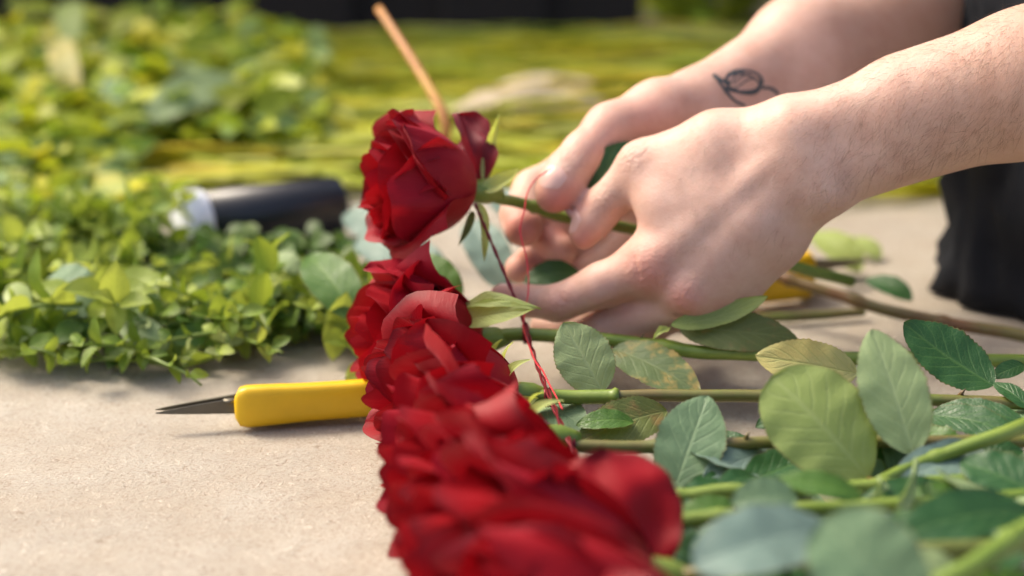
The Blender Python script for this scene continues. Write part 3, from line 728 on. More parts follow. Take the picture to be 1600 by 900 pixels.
# ------------------------------------------------------------------ the person: one body, from fingertips to head
def axis_coords(lo, hi, flo, fhi, fine, grow=1.18, mx=.016):
    out = list(np.arange(flo, fhi, fine)); s = fine; x = out[-1]
    while x < hi: s = min(s * grow, mx); x += s; out.append(x)
    s = fine; x = flo; pre = []
    while x > lo: s = min(s * grow, mx); x -= s; pre.append(x)
    return np.array(pre[::-1] + out, np.float32)
class Field:
    def __init__(s, xs, ys, zs): s.a = (xs, ys, zs); s.f = np.ones((len(xs), len(ys), len(zs)), np.float32)
    def sl(s, lo, hi):
        r = []
        for ax, l, h in zip(s.a, lo, hi):
            i = max(0, np.searchsorted(ax, l) - 1); j = min(len(ax), np.searchsorted(ax, h) + 1); r.append(slice(i, j))
        return tuple(r)
    def cone(s, a, b, r1, r2, k):
        a = np.asarray(a, np.float32); b = np.asarray(b, np.float32); m = max(r1, r2) + max(k, .004) + .012
        q = s.sl(np.minimum(a, b) - m, np.maximum(a, b) + m)
        X = s.a[0][q[0]][:, None, None]; Y = s.a[1][q[1]][None, :, None]; Z = s.a[2][q[2]][None, None, :]
        ab = b - a; L2 = float(ab @ ab) + 1e-12
        t = np.clip(((X - a[0]) * ab[0] + (Y - a[1]) * ab[1] + (Z - a[2]) * ab[2]) / L2, 0, 1)
        d = np.sqrt((X - a[0] - t * ab[0]) ** 2 + (Y - a[1] - t * ab[1]) ** 2 + (Z - a[2] - t * ab[2]) ** 2) - (r1 + (r2 - r1) * t)
        s.put(q, d, k)
    def ell(s, c, rad, k):
        c = np.asarray(c, np.float32); rad = np.asarray(rad, np.float32); m = rad + max(k, .004) + .012
        q = s.sl(c - m, c + m)
        X = (s.a[0][q[0]][:, None, None] - c[0]) / rad[0]; Y = (s.a[1][q[1]][None, :, None] - c[1]) / rad[1]; Z = (s.a[2][q[2]][None, None, :] - c[2]) / rad[2]
        s.put(q, (np.sqrt(X * X + Y * Y + Z * Z) - 1) * float(rad.min()), k)
    def put(s, q, d, k):
        f = s.f[q]
        if k <= 0: s.f[q] = np.minimum(f, d); return
        h = np.clip(.5 + .5 * (f - d) / k, 0, 1); s.f[q] = f * (1 - h) + d * h - k * h * (1 - h)
    def dent(s, a, b, r, k):
        a = np.asarray(a, np.float32); b = np.asarray(b, np.float32); m = r + k + .01
        q = s.sl(np.minimum(a, b) - m, np.maximum(a, b) + m)
        X = s.a[0][q[0]][:, None, None]; Y = s.a[1][q[1]][None, :, None]; Z = s.a[2][q[2]][None, None, :]
        ab = b - a; L2 = float(ab @ ab) + 1e-12
        t = np.clip(((X - a[0]) * ab[0] + (Y - a[1]) * ab[1] + (Z - a[2]) * ab[2]) / L2, 0, 1)
        d = -(np.sqrt((X - a[0] - t * ab[0]) ** 2 + (Y - a[1] - t * ab[1]) ** 2 + (Z - a[2] - t * ab[2]) ** 2) - r)
        f = s.f[q]; h = np.clip(.5 - .5 * (f - d) / k, 0, 1); s.f[q] = f * (1 - h) + d * h + k * h * (1 - h)
    def merge(s, o, k):
        near = (o.f < .9).any()
        f, d = s.f, o.f
        if k <= 0: np.minimum(f, d, out=f); return
        h = np.clip(.5 + .5 * (f - d) / k, 0, 1); s.f = f * (1 - h) + d * h - k * h * (1 - h)
    def mesh(s, smooth=2):
        f = s.f; nx, ny, nz = f.shape; ins = f < 0
        c = np.zeros((nx - 1, ny - 1, nz - 1), np.int8)
        for i in (0, 1):
            for j in (0, 1):
                for k in (0, 1): c += ins[i:nx - 1 + i, j:ny - 1 + j, k:nz - 1 + k]
        cell = np.argwhere((c > 0) & (c < 8)); n = len(cell)
        vid = np.full(c.shape, -1, np.int32); vid[tuple(cell.T)] = np.arange(n)
        acc = np.zeros((n, 3)); cnt = np.zeros(n)
        co = [(i, j, k) for i in (0, 1) for j in (0, 1) for k in (0, 1)]
        for a in co:
            for ax in range(3):
                if a[ax]: continue
                b = list(a); b[ax] = 1
                ia = cell + a; ib = cell + b
                fa = f[tuple(ia.T)]; fb = f[tuple(ib.T)]; x = (fa < 0) != (fb < 0)
                t = np.where(x, fa / np.where(x, fa - fb, 1), 0)
                pa = np.stack([s.a[q][ia[:, q]] for q in range(3)], 1); pb = np.stack([s.a[q][ib[:, q]] for q in range(3)], 1)
                acc += np.where(x[:, None], pa + (pb - pa) * t[:, None], 0); cnt += x
        V = acc / cnt[:, None]
        Fs = []
        for ax in range(3):
            o1, o2 = (ax + 1) % 3, (ax + 2) % 3
            sa = [slice(1, -1)] * 3; sb = [slice(1, -1)] * 3; sa[ax] = slice(0, -1); sb[ax] = slice(1, None)
            A = ins[tuple(sa)]; B = ins[tuple(sb)]; e = np.argwhere(A != B); fl = A[tuple(e.T)]
            off = np.ones(3, int); off[ax] = 0; e = e + off
            def cid(d1, d2):
                q = e.copy(); q[:, o1] -= d1; q[:, o2] -= d2; return vid[tuple(q.T)]
            Q = np.stack([cid(1, 1), cid(0, 1), cid(0, 0), cid(1, 0)], 1)
            Q[~fl] = Q[~fl][:, ::-1]; Fs.append(Q)
        Fa = np.vstack(Fs); Fa = Fa[(Fa >= 0).all(1)]
        for _ in range(smooth):
            acc = np.zeros_like(V); cn = np.zeros(len(V))
            for i in range(4):
                a, b = Fa[:, i], Fa[:, (i + 1) % 4]
                for q in range(3):
                    acc[:, q] += np.bincount(a, V[b, q], len(V)) + np.bincount(b, V[a, q], len(V))
                cn += np.bincount(a, minlength=len(V)) + np.bincount(b, minlength=len(V))
            V = V * .5 + .5 * acc / np.maximum(cn, 1)[:, None]
        return V, Fa

FINE = .00135
XS = axis_coords(-.03, 1.0, -.025, .30, FINE); YS = axis_coords(.55, 1.35, .715, .93, FINE); ZS = axis_coords(-.01, .80, .012, .215, FINE)
def sub(): return Field(XS, YS, ZS)
def chain(f, pts, k):
    """pts: (px, py, distance, radius in mm)"""
    w_ = [(P(a, b, d), r / 1000) for a, b, d, r in pts]
    for (a, ra), (b, rb) in zip(w_, w_[1:]): f.cone(a, b, ra, rb, k)
    return w_
RED = []     # knuckles and fingertips run redder: (point, radius, amount)
body = sub()
# --- near hand (the left one), back of the hand toward the camera
S_L = np.array((.475, .83, .485)); S_R = np.array((.475, 1.17, .485))
E_L = P(1960, 5, .735)
chain(body, [(1250, 207, .775, 17.5), (1600, 104, .752, 22.5)], .014); chain(body, [(1276, 278, .776, 17), (1600, 158, .752, 22.5)], .014)
chain(body, [(1420, 168, .768, 26), (1600, 131, .754, 31.5)], .012)
body.cone(P(1600, 104, .752), E_L + np.array((0, -.004, .006)), .024, .036, .016); body.cone(P(1600, 158, .752), E_L, .0235, .036, .016)
body.cone(E_L, S_L, .043, .052, .03)
palm = sub()
chain(palm, [(1232, 232, .775, 13.5), (1120, 318, .786, 13), (1022, 408, .798, 13.2)], .010)
chain(palm, [(1248, 256, .774, 13.5), (1165, 350, .781, 13), (1074, 455, .792, 13.2)], .010)
chain(palm, [(1262, 276, .775, 13), (1190, 362, .782, 12.5), (1106, 459, .797, 12.6)], .010)
chain(palm, [(1278, 292, .779, 13), (1212, 374, .789, 12.6), (1141, 452, .803, 12)], .012); chain(palm, [(1190, 350, .786, 11), (1120, 440, .795, 11)], .016); chain(palm, [(1030, 418, .800, 13.2), (1125, 452, .804, 12.6)], .014); chain(palm, [(1075, 380, .790, 11), (1140, 415, .794, 11)], .018)
chain(palm, [(1250, 250, .795, 17), (1090, 390, .812, 15)], .012)
chain(palm, [(1225, 205, .781, 15), (1120, 222, .792, 14.5), (1004, 259, .806, 12.8)], .010)
chain(palm, [(1180, 240, .786, 14), (1038, 322, .795, 14.5)], .012); chain(palm, [(1110, 250, .79, 12), (1020, 290, .802, 11)], .012)
body.merge(palm, .014)
fing = []
thumb_n = sub(); chain(thumb_n, [(1006, 260, .806, 12.6), (948, 318, .817, 10.4), (926, 346, .82, 9.9), (913, 365, .821, 8.3)], .003); fing.append((thumb_n, .006))
ix = sub(); chain(ix, [(1022, 412, .797, 13.4), (940, 446, .806, 11.4), (874, 474, .815, 9.8)], .004); chain(ix, [(874, 474, .815, 9.9), (822, 470, .826, 8.4), (784, 464, .832, 7.0)], .003); fing.append((ix, .010))
md = sub(); chain(md, [(1068, 468, .800, 12.6), (945, 514, .822, 10.4), (890, 518, .838, 9), (850, 510, .849, 7.6)], .004); fing.append((md, .004))
rg = sub(); chain(rg, [(1106, 461, .798, 12.3), (1020, 503, .824, 10), (985, 505, .848, 8.8), (990, 490, .864, 7.5)], .004); fing.append((rg, .006))
pk = sub(); chain(pk, [(1141, 458, .804, 11.6), (1075, 494, .830, 9.0), (1045, 494, .850, 7.8), (1052, 480, .862, 6.8)], .004); fing.append((pk, .006))
for f_, k_ in fing: body.merge(f_, k_)
del fing, thumb_n, ix, md, rg, pk, palm
# knuckle heads, tendons, wrist bone
for (px, py, d, r) in ((1022, 408, .790, 7.5), (1073, 455, .786, 6.5), (1290, 300, .768, 8)):
    body.cone(P(px, py, d), P(px + 3, py + 3, d), r / 1000, r / 1000, .010)
for a, b in (((1215, 250), (1035, 398)), ((1235, 268), (1085, 440)), ((1250, 285), (1118, 450))):
    body.cone(P(*a, .7665), P(*b, .785), .0035, .0035, .008)
# creases: between index and middle, thumb web, at the finger joints
body.dent(P(1000, 474, .789), P(955, 487, .800), .0035, .004); body.dent(P(955, 487, .800), P(880, 515, .812), .0045, .003)
for (a, b, d) in (((872, 447), (866, 470), .8035), ((880, 446), (876, 466), .803), ((1000, 432), (990, 400), .784)):
    body.dent(P(*a, d), P(*b, d), .0005, .0018)
RED += [(P(1018, 428, .786), .013, .75), (P(1070, 472, .780), .011, .65), (P(1128, 486, .79), .012, .55), (P(878, 470, .806), .010, .4), (P(790, 465, .826), .014, .5),
        (P(905, 375, .814), .010, .6), (P(965, 470, .80), .014, .35), (P(1000, 400, .79), .015, .35)]
# --- far hand (the right one), palm toward the camera
E_R = P(1600, -40, 1.07)
chain(body, [(1090, 160, .872, 18), (1250, 70, .92, 24)], .014); chain(body, [(1118, 212, .872, 17.5), (1260, 140, .92, 25)], .014)
body.cone(P(1250, 70, .92), E_R, .027, .042, .02); body.cone(P(1260, 140, .92), E_R + np.array((0, 0, -.012)), .028, .042, .02)
body.cone(E_R, S_R, .045, .052, .03)
palm = sub()
chain(palm, [(1080, 168, .868, 17), (1030, 178, .856, 17), (954, 202, .842, 13.2)], .012)
chain(palm, [(1085, 165, .882, 14), (958, 226, .892, 13)], .012); chain(palm, [(1095, 185, .885, 14), (975, 270, .897, 13)], .012)
chain(palm, [(1105, 200, .885, 14), (988, 312, .897, 12.5)], .012); chain(palm, [(1115, 215, .88, 14), (1000, 352, .89, 12)], .012)
chain(palm, [(1060, 215, .872, 16), (990, 290, .885, 13)], .012)
body.merge(palm, .012)
th2 = sub(); chain(th2, [(954, 202, .842, 13.0), (914, 240, .834, 11.8), (886, 270, .828, 11.8)], .005); chain(th2, [(886, 270, .828, 11.8), (874, 291, .824, 11.2), (865, 304, .823, 9.8)], .004); body.merge(th2, .008)
ix2 = sub(); chain(ix2, [(958, 228, .892, 12.6), (832, 296, .880, 10.6), (812, 336, .862, 10.4), (818, 356, .853, 10.6)], .005); body.merge(ix2, .004)
md2 = sub(); chain(md2, [(975, 272, .897, 12), (860, 352, .892, 10), (858, 378, .872, 9.4), (876, 392, .862, 9)], .005); body.merge(md2, .003)
rg2 = sub(); chain(rg2, [(988, 314, .897, 11.5), (900, 386, .895, 9.8), (835, 408, .878, 9), (812, 420, .868, 8.4)], .005); body.merge(rg2, .003)
pk2 = sub(); chain(pk2, [(1000, 354, .89, 11), (930, 420, .882, 8.6), (880, 436, .868, 7.6), (856, 437, .858, 6.6)], .005); body.merge(pk2, .003)
RED += [(P(872, 318, .815), .013, 1.0), (P(816, 355, .845), .013, .95), (P(865, 378, .865), .012, 1.0), (P(825, 412, .865), .013, .6), (P(925, 215, .835), .02, .3), (P(857, 437, .855), .008, .4), (P(1010, 200, .845), .02, .35)]
# --- trunk, neck, head, legs (kneeling, leaning over the work)
body.cone(S_L, S_R, .062, .062, .04); body.cone((.54, .95, .42), (.80, .95, .27), .105, .115, .05); body.cone((.54, 1.05, .42), (.80, 1.05, .27), .105, .115, .05)
body.cone((.46, 1.0, .52), (.395, 1.0, .585), .055, .05, .03)
body.ell((.345, 1.0, .63), (.085, .072, .098), .02); body.cone((.31, 1.0, .575), (.30, 1.0, .555), .045, .036, .03)
body.cone((.262, 1.0, .615), (.252, 1.0, .594), .010, .013, .012)          # nose
for s in (-1, 1):
    body.ell((.36, 1.0 + s * .073, .61), (.018, .010, .028), .004)          # ears
    body.dent((.268, 1.0 + s * .031, .632), (.266, 1.0 + s * .031, .632), .008, .01)
    body.cone((.80, 1.02 + s * .09, .22), (.43, 1.02 + s * .09, .095), .088, .066, .03)      # thigh
    body.cone((.43, 1.02 + s * .09, .085), (.80, 1.02 + s * .09, .062), .058, .046, .02)     # shin on the ground
    body.cone((.80, 1.02 + s * .09, .062), (.90, 1.02 + s * .09, .035), .040, .030, .02)
body.dent((.258, .982, .578), (.258, 1.018, .578), .003, .005)
BV, BF = body.mesh(2)
del palm, th2, ix2, md2, rg2, pk2
tint = np.zeros((len(BV), 3))
for p_, r_, a_ in RED:
    d2 = ((BV - p_) ** 2).sum(1); tint[:, 0] = np.maximum(tint[:, 0], a_ * np.exp(-d2 / (r_ * r_)))
for p_, r_ in ((P(1018, 425, .786), .012), (P(872, 466, .806), .009), (P(820, 462, .82), .007), (P(1070, 468, .782), .011), (P(1120, 480, .79), .011), (P(948, 310, .808), .010), (P(893, 262, .820), .010), (P(985, 240, .795), .010), (P(1290, 320, .765), .014)):
    tint[:, 2] = np.maximum(tint[:, 2], np.exp(-((BV - p_) ** 2).sum(1) / (r_ * r_)))
tint[:, 1] = np.clip((BV[:, 0] - .17) / .12, 0, 1) * .75           # forearm tan, deepened to paint in its shading
person = thing('person', 'kneeling person in black work clothes binding roses, tattoo on the far wrist', 'person', (.6, 1.0, 0))
bo = mk('body', BV, BF, M_SKIN, person, tint=tint)

# clothes
def clothes(name, cones, mat, step=.009, k=.03, extra=None):
    pts = np.array([c[0] for c in cones] + [c[1] for c in cones]); rm = max(max(c[2:4]) for c in cones) + .03
    lo = pts.min(0) - rm; hi = pts.max(0) + rm
    f = Field(*[np.arange(lo[i], hi[i], step, dtype=np.float32) for i in range(3)])
    for a, b, r1, r2 in cones: f.cone(a, b, r1, r2, k)
    V, F = f.mesh(1); V[:, 2] = np.maximum(V[:, 2], .004)
    for i in range(len(V)): V[i] += .004 * np.array(mnoise.noise_vector(Vector(V[i] * 16)))
    return mk(name, V, F, mat, person)
mid_l = E_L * .35 + S_L * .65; mid_r = E_R * .35 + S_R * .65
clothes('shirt', [(S_L, S_R, .075, .075), ((.54, .95, .42), (.80, .95, .28), .118, .128), ((.54, 1.05, .42), (.80, 1.05, .28), .118, .128), (S_L, mid_l, .068, .062), (S_R, mid_r, .068, .062)], M_APRON)
tr = []
for s in (-1, 1):
    tr += [((.80, 1.02 + s * .09, .23), (.44, 1.02 + s * .09, .10), .102, .078), ((.44, 1.02 + s * .09, .085), (.82, 1.02 + s * .09, .068), .072, .062)]
clothes('trousers', tr, M_APRON)
def apron():
    path = catmull([(.52, .80, 0), (.42, .82, 0), (.35, .85, 0), (.300, .890, 0), (.268, .950, 0), (.286, 1.0, 0), (.36, 1.06, 0), (.46, 1.14, 0)], 90)
    zs = np.linspace(.002, .46, 34); V = []; th_ = .0022
    for side in (0, 1):
        for z in zs:
            for i, p in enumerate(path):
                q = i / 89; fo = .0018 * math.sin(q * 34 + z * 9 + 2 * mnoise.noise(Vector((q * 4, z * 6, 8)))) * (0.5 + (1 - z / .46)) + .0045 * mnoise.noise(Vector((q * 11 + z * 5, z * 7, 3))) + .011 * (1 - 2 * abs(mnoise.noise(Vector((q * 9 + z * 16, z * 10 - q * 5, 5))))) + .005 * (1 - 2 * abs(mnoise.noise(Vector((q * 22 - z * 20, z * 24, 9)))))
                lean = .16 * max(0, (z - .2) / .26) ** 1.5
                tan = path[min(i + 1, 89)] - path[max(i - 1, 0)]; nn = nrm((tan[1], -tan[0], 0))
                V.append(p + np.array((lean, 0, z)) + nn * (fo - side * th_))
    m = 90; n = len(zs); F = []
    def ix(s, i, j): return s * m * n + j * m + i
    for j in range(n - 1):
        for i in range(m - 1):
            F.append((ix(0, i, j), ix(0, i + 1, j), ix(0, i + 1, j + 1), ix(0, i, j + 1))); F.append((ix(1, i, j), ix(1, i, j + 1), ix(1, i + 1, j + 1), ix(1, i + 1, j)))
    for i in range(m - 1):
        F.append((ix(0, i, 0), ix(1, i, 0), ix(1, i + 1, 0), ix(0, i + 1, 0))); F.append((ix(0, i, n - 1), ix(0, i + 1, n - 1), ix(1, i + 1, n - 1), ix(1, i, n - 1)))
    for j in range(n - 1):
        F.append((ix(0, 0, j), ix(0, 0, j + 1), ix(1, 0, j + 1), ix(1, 0, j))); F.append((ix(0, m - 1, j), ix(1, m - 1, j), ix(1, m - 1, j + 1), ix(0, m - 1, j + 1)))
    mk('apron', V, F, M_APRON, person)
apron()
def head_hair():
    f = Field(*[np.arange(a, b, .006, dtype=np.float32) for a, b in ((.22, .50), (.88, 1.12), (.5, .78))])
    f.ell((.362, 1.0, .648), (.088, .080, .092), .01); f.cone((.40, .96, .60), (.40, 1.04, .60), .045, .045, .03)
    V, F = f.mesh(1)
    for i in range(len(V)): V[i] += .006 * np.array(mnoise.noise_vector(Vector(V[i] * 40)))
    mk('hair', V, F, M_HEADHAIR, person)
head_hair()

# rays onto the skin, for nails, tattoo and hair
from mathutils.bvhtree import BVHTree
bvh = BVHTree.FromPolygons([tuple(v) for v in BV], BF.tolist())
def on_skin(px, py):
    dirn = Vector(FW + (px - 800) / FPX * RT + (450 - py) / FPX * UP).normalized()
    h = bvh.ray_cast(Vector(CC), dirn)
    return h[0], h[1]
def nail(tip, back, n, a0=-.0085, a1=.0040, hw=.85):
    tip = np.asarray(tip, float); D = nrm(tip - np.asarray(back, float)); N = nrm(np.asarray(n) - D * (np.asarray(n) @ D)); S = np.cross(D, N)
    V = []; UV = []; m = 8; nn = 10
    for i in range(nn + 1):
        q = i / nn
        for j in range(m + 1):
            u = -1 + 2 * j / m; rim = (1 - max(0, abs(q * 2 - 1)) ** 5 * .45); a = u * hw * rim
            x = a0 + (a1 - a0) * (q - .10 * u * u * (1 if q > .5 else -1) * (abs(q * 2 - 1)))
            c = tip + D * x; out = N * math.cos(a) + S * math.sin(a)
            h = bvh.ray_cast(Vector(c + out * .016), Vector(-out), .03)
            p = np.array(h[0]) if h[0] is not None else c + out * .009
            edge = max(abs(u) ** 4, abs(q * 2 - 1) ** 6 if q < .5 else 0)
            V.append(p + out * (.00055 - .0007 * edge)); UV.append((j / m, q))
    F = [(i * (m + 1) + j, i * (m + 1) + j + 1, (i + 1) * (m + 1) + j + 1, (i + 1) * (m + 1) + j) for i in range(nn) for j in range(m)]
    mk('fingernail', V, F, M_NAIL, person, UV)
nail(P(913, 365, .821), P(940, 328, .818), -RT * 1.0 + TOCAM * .15 + UP * .05, hw=.75)
nail(P(865, 304, .8232), P(890, 272, .828), TOCAM * .80 - RT * .42 + UP * .35, a0=-.010, a1=.0035, hw=.75)
nail(P(784, 464, .832), P(822, 470, .826), UP * .9 - TOCAM * .3, a0=-.007, a1=.003)
nail(P(818, 356, .853), P(812, 330, .866), -RT * .7 - TOCAM * .6, a0=-.008); nail(P(812, 420, .868), P(835, 408, .878), -TOCAM * .8 - UP * .4, a0=-.007); nail(P(856, 437, .858), P(880, 436, .868), -TOCAM * .8 - UP * .5, a0=-.005, a1=.0025)

def tattoo():
    rnd = random.Random(5); strokes = []
    def arc(cx, cy, rx, ry, a0, a1, rot=0, n=40):
        q = []
        for a in np.linspace(a0, a1, n):
            x, y = rx * math.cos(a), ry * math.sin(a); q.append((cx + x * math.cos(rot) - y * math.sin(rot), cy + x * math.sin(rot) + y * math.cos(rot)))
        return q
    strokes.append((arc(1162, 127, 29, 17, 2.8, 9.4, .05), 1.7))
    strokes.append((arc(1161, 131, 27, 15, 2.4, 9.0, .25), 1.3))
    strokes.append((arc(1166, 128, 22, 17, 3.4, 9.2, -.2), 1.0))
    strokes.append(([(1114, 117), (1122, 126), (1130, 137), (1140, 150), (1152, 160), (1166, 165), (1182, 164), (1196, 160), (1206, 154), (1212, 150), (1214, 146), (1208, 140), (1198, 137), (1190, 138)], 2.0))
    strokes.append(([(1114, 117), (1128, 126), (1142, 130)], 2.2)); strokes.append(([(1132, 138), (1150, 143), (1172, 143), (1188, 137)], 2.0))
    strokes.append(([(1146, 132), (1158, 120), (1172, 116)], .9)); strokes.append(([(1150, 138), (1166, 126), (1180, 122)], .9))
    parts = []
    for st, wpx in strokes:
        q = catmull([(a, b, 0) for a, b in st], 60)[:, :2] if len(st) < 20 else np.array(st)
        V = []; ok = []
        for i in range(len(q)):
            t = q[min(i + 1, len(q) - 1)] - q[max(i - 1, 0)]; t = t / (np.linalg.norm(t) + 1e-9); nn = np.array((-t[1], t[0]))
            w_ = 1.35 * wpx * (0.75 + .5 * abs(mnoise.noise(Vector((i * .13, wpx, 2)))))
            for s in (-1, 1):
                h, nr = on_skin(*(q[i] + nn * s * w_))
                good = h is not None and (h - Vector(CC)).dot(Vector(FW)) > .82
                V.append(np.array(h) + np.array(nr) * .00025 if good else np.zeros(3)); ok.append(good)
        F = [(2 * i, 2 * i + 1, 2 * i + 3, 2 * i + 2) for i in range(len(q) - 1) if ok[2 * i] and ok[2 * i + 1] and ok[2 * i + 2] and ok[2 * i + 3]]
        used = sorted({i for f in F for i in f}); mp = {a: b for b, a in enumerate(used)}
        if used: parts.append((np.array(V)[used], [tuple(mp[i] for i in f) for f in F], np.zeros((len(used), 2))))
    V, F, U = merge(parts); o = mk('tattoo', V, F, M_TAT, person)
    o['label'] = 'dark looping line tattoo on the inner wrist'
tattoo()

def arm_hair():
    rnd = random.Random(9); parts = []; Vs = []; Fs = []; o = 0
    fa = nrm(P(1262, 243, .775) - P(1600, 131, .752)); n = 0; tries = 0
    while n < 1700 and tries < 9000:
        tries += 1
        if rnd.random() < .88:
            px = 1230 + 372 * rnd.random() ** .7; py = 330 - (px - 1260) * .33 - rnd.random() * 250
            far = False
        else:
            px = rnd.uniform(1060, 1240); py = rnd.uniform(180, 400); far = False
        h, nr = on_skin(px, py)
        if h is None: continue
        d = (h - Vector(CC)).dot(Vector(FW))
        if d > .80: continue
        n += 1; h = np.array(h); nr = np.array(nr)
        # hair lies toward the hand and down
        dirn = nrm(fa * .55 - np.array((0, 0, 1)) * .75 + np.array([rnd.gauss(0, .35) for _ in range(3)])); dirn = nrm(dirn - nr * (dirn @ nr) + nr * rnd.uniform(.12, .4))
        L = rnd.uniform(.003, .012) * (1 if px > 1290 else .6); b = nrm(np.cross(dirn, nr)); w0 = rnd.uniform(.000022, .00006)
        pts = [h + dirn * L * q + nr * (.12 * L * math.sin(q * 3)) - nr * .2 * L * q * q + b * L * .15 * q * q * rnd.uniform(-1, 1) for q in (0, .35, .7, 1)]
        for i, p in enumerate(pts):
            w_ = w0 * (1 - .8 * i / 3)
            for a in (0, 2.1, 4.2): Vs.append(p + w_ * (math.cos(a) * b + math.sin(a) * nr))
        for i in range(3):
            for k in range(3): Fs.append((o + i * 3 + k, o + i * 3 + (k + 1) % 3, o + (i + 1) * 3 + (k + 1) % 3, o + (i + 1) * 3 + k))
        o += 12
    mk('arm_hair', Vs, Fs, M_HAIR, person, kind='stuff')
arm_hair()

# ------------------------------------------------------------------ greenery
def small_leaf(L, W, n=6, m=4, cup=.25, seed=0):
    V, F, U = leaf_geo((0, 0, 0), (L, 0, 0), W, (0, 0, 1), bend=.10, fold=cup, serr=0, n=n, m=m, wav=.06, shape=(.62, .85), seed=seed); return V, F, U
def sprig_mat(name, col, tcol):
    return leaf_mat(name, col, tuple(min(1, c * 1.5) for c in col), .42, .32, tcol=tcol, veinw=.4)
SPM = [sprig_mat('sprig_leaf', (0.175, 0.275, 0.035), (.48, .58, .06)), sprig_mat('fresh_sprig_leaf', (0.31, 0.39, 0.065), (.6, .68, .1)), sprig_mat('dark_sprig_leaf', (0.10, 0.18, 0.02), (.32, .42, .03)),  # plain, fresh and darker green tones, dealt to the sprigs at random
       sprig_mat('pale_sprig_leaf', (0.40, 0.48, 0.19), (.6, .68, .2))]
LEAFME = []
for i in range(6):
    V, F, U = small_leaf(.0195, .0110, cup=.2 + .1 * (i % 3), seed=i * 5.3)
    o = mk('leaf', V, F, SPM[0], None, U); LEAFME.append(o.data); bpy.data.objects.remove(o)
def rotm(D, N):
    D = nrm(D); N = nrm(np.asarray(N) - D * (np.asarray(N) @ D)); S = np.cross(N, D); return np.stack([D, S, N], 1)
from mathutils import Matrix
LM = {}
def leafmesh(i, m):
    if (i, m) not in LM:
        me = LEAFME[i].copy(); me.materials.clear(); me.materials.append(SPM[m]); LM[(i, m)] = me
    return LM[(i, m)]
def sprig(base, D, L, rnd, label, group, npair=5, size=1.0):
    t = thing('greenery_sprig', label, 'sprig', base, group)
    pts = [np.array(base, float)]; d = nrm(D)
    for k in range(6):
        pts.append(pts[-1] + d * L / 6); d = nrm(d + np.array((rnd.gauss(0, .16), rnd.gauss(0, .16), rnd.gauss(-.02, .16))))
        pts[-1][2] = max(pts[-1][2], .004)
    path = catmull(pts, 16); V, F, U = tube_geo(path, np.linspace(.0016, .0007, 16), 6); mk('stem', V, F, M_STEM, t, U)
    mbase = rnd.choices((0, 1, 2, 3), (5, 4, 2, 1))[0]
    for k in range(npair):
        q = (k + .6) / npair; i = int(q * 15); p = path[i]; tn = nrm(path[min(i + 1, 15)] - path[max(i - 1, 0)])
        X, Y, Z = frame(tn); a = k * 1.57 + rnd.uniform(-.3, .3)
        for s in (0, math.pi):
            rad = X * math.cos(a + s) + Y * math.sin(a + s); Dl = nrm(rad * 1.0 + tn * rnd.uniform(.3, .9) + np.array((0, 0, .25))); Nl = nrm(tn * .6 + np.array((0, 0, .9)) - rad * .4)
            m = rotm(Dl, Nl); sc_ = size * rnd.uniform(.75, 1.25) * (1.15 - .35 * q)
            me = leafmesh(rnd.randrange(6), mbase if rnd.random() < .75 else rnd.randrange(4))
            o = bpy.data.objects.new('leaf', me); COL.objects.link(o); o.parent = t
            pp = p.copy(); pp[2] = max(pp[2], .004)
            M = Matrix([list(m[r] * sc_) + [(pp - np.array(base))[r]] for r in range(3)] + [[0, 0, 0, 1]]); o.matrix_local = M
            zmin = pp[2] + (m[2, 0] * .0185 * sc_)
            if zmin < .003: o.matrix_local = Matrix.Translation((0, 0, .003 - zmin)) @ M
    return t
rnd = random.Random(21)
spots = []
for k in range(72):
    px = rnd.uniform(105, 548); lo = 566 - max(0, (px - 330)) * .20; spots.append((px, rnd.uniform(412 if px < 280 else 440, lo), 0))
for k in range(16): spots.append((rnd.uniform(-60, 35), rnd.uniform(440, 575), 1))
for k in range(26): spots.append((rnd.uniform(-60, 275), rnd.uniform(385, 425), 2))
SPL = [('small-leaved green sprig in the low heap left of the yellow snips', 'leafy sprigs in the low heap left of the shears'),
       ('small-leaved green sprig in the little tuft at the left edge, past the bare patch', 'leafy sprigs at the left end of the low heap'),
       ('small-leaved green sprig at the back of the low heap, left of the black can', 'leafy sprigs along the back of the low heap')]
for px, py, w_ in spots:
    z = rnd.random() ** 1.3 * (.030 if py > 500 else .036) + .004
    if py > 560: z *= .4
    if 230 < px: z *= .7
    if px > 225 and py < 490: z = .003 + .25 * z
    b = G(px, py + 20, 0); b[2] = z
    an = rnd.uniform(0, 2 * math.pi)
    sprig(b, (math.cos(an), math.sin(an) * .8, rnd.uniform(-.1, .30 if not (px > 225 and py < 490) else .05)), rnd.uniform(.045, .075), rnd, SPL[w_][0], SPL[w_][1], npair=5, size=rnd.choice((.65, .8, .95, 1.1, 1.4)))
ROSEG = thing('broad_leaf', 'larger round grey-green leaf on the left heap of sprigs', 'leaf', G(110, 500))
leaf(ROSEG, (150, 490, .88), (82, 428, .90), 82, M_GREY, up=.4, bend=.1, serr=0, shape=(.5, .45))
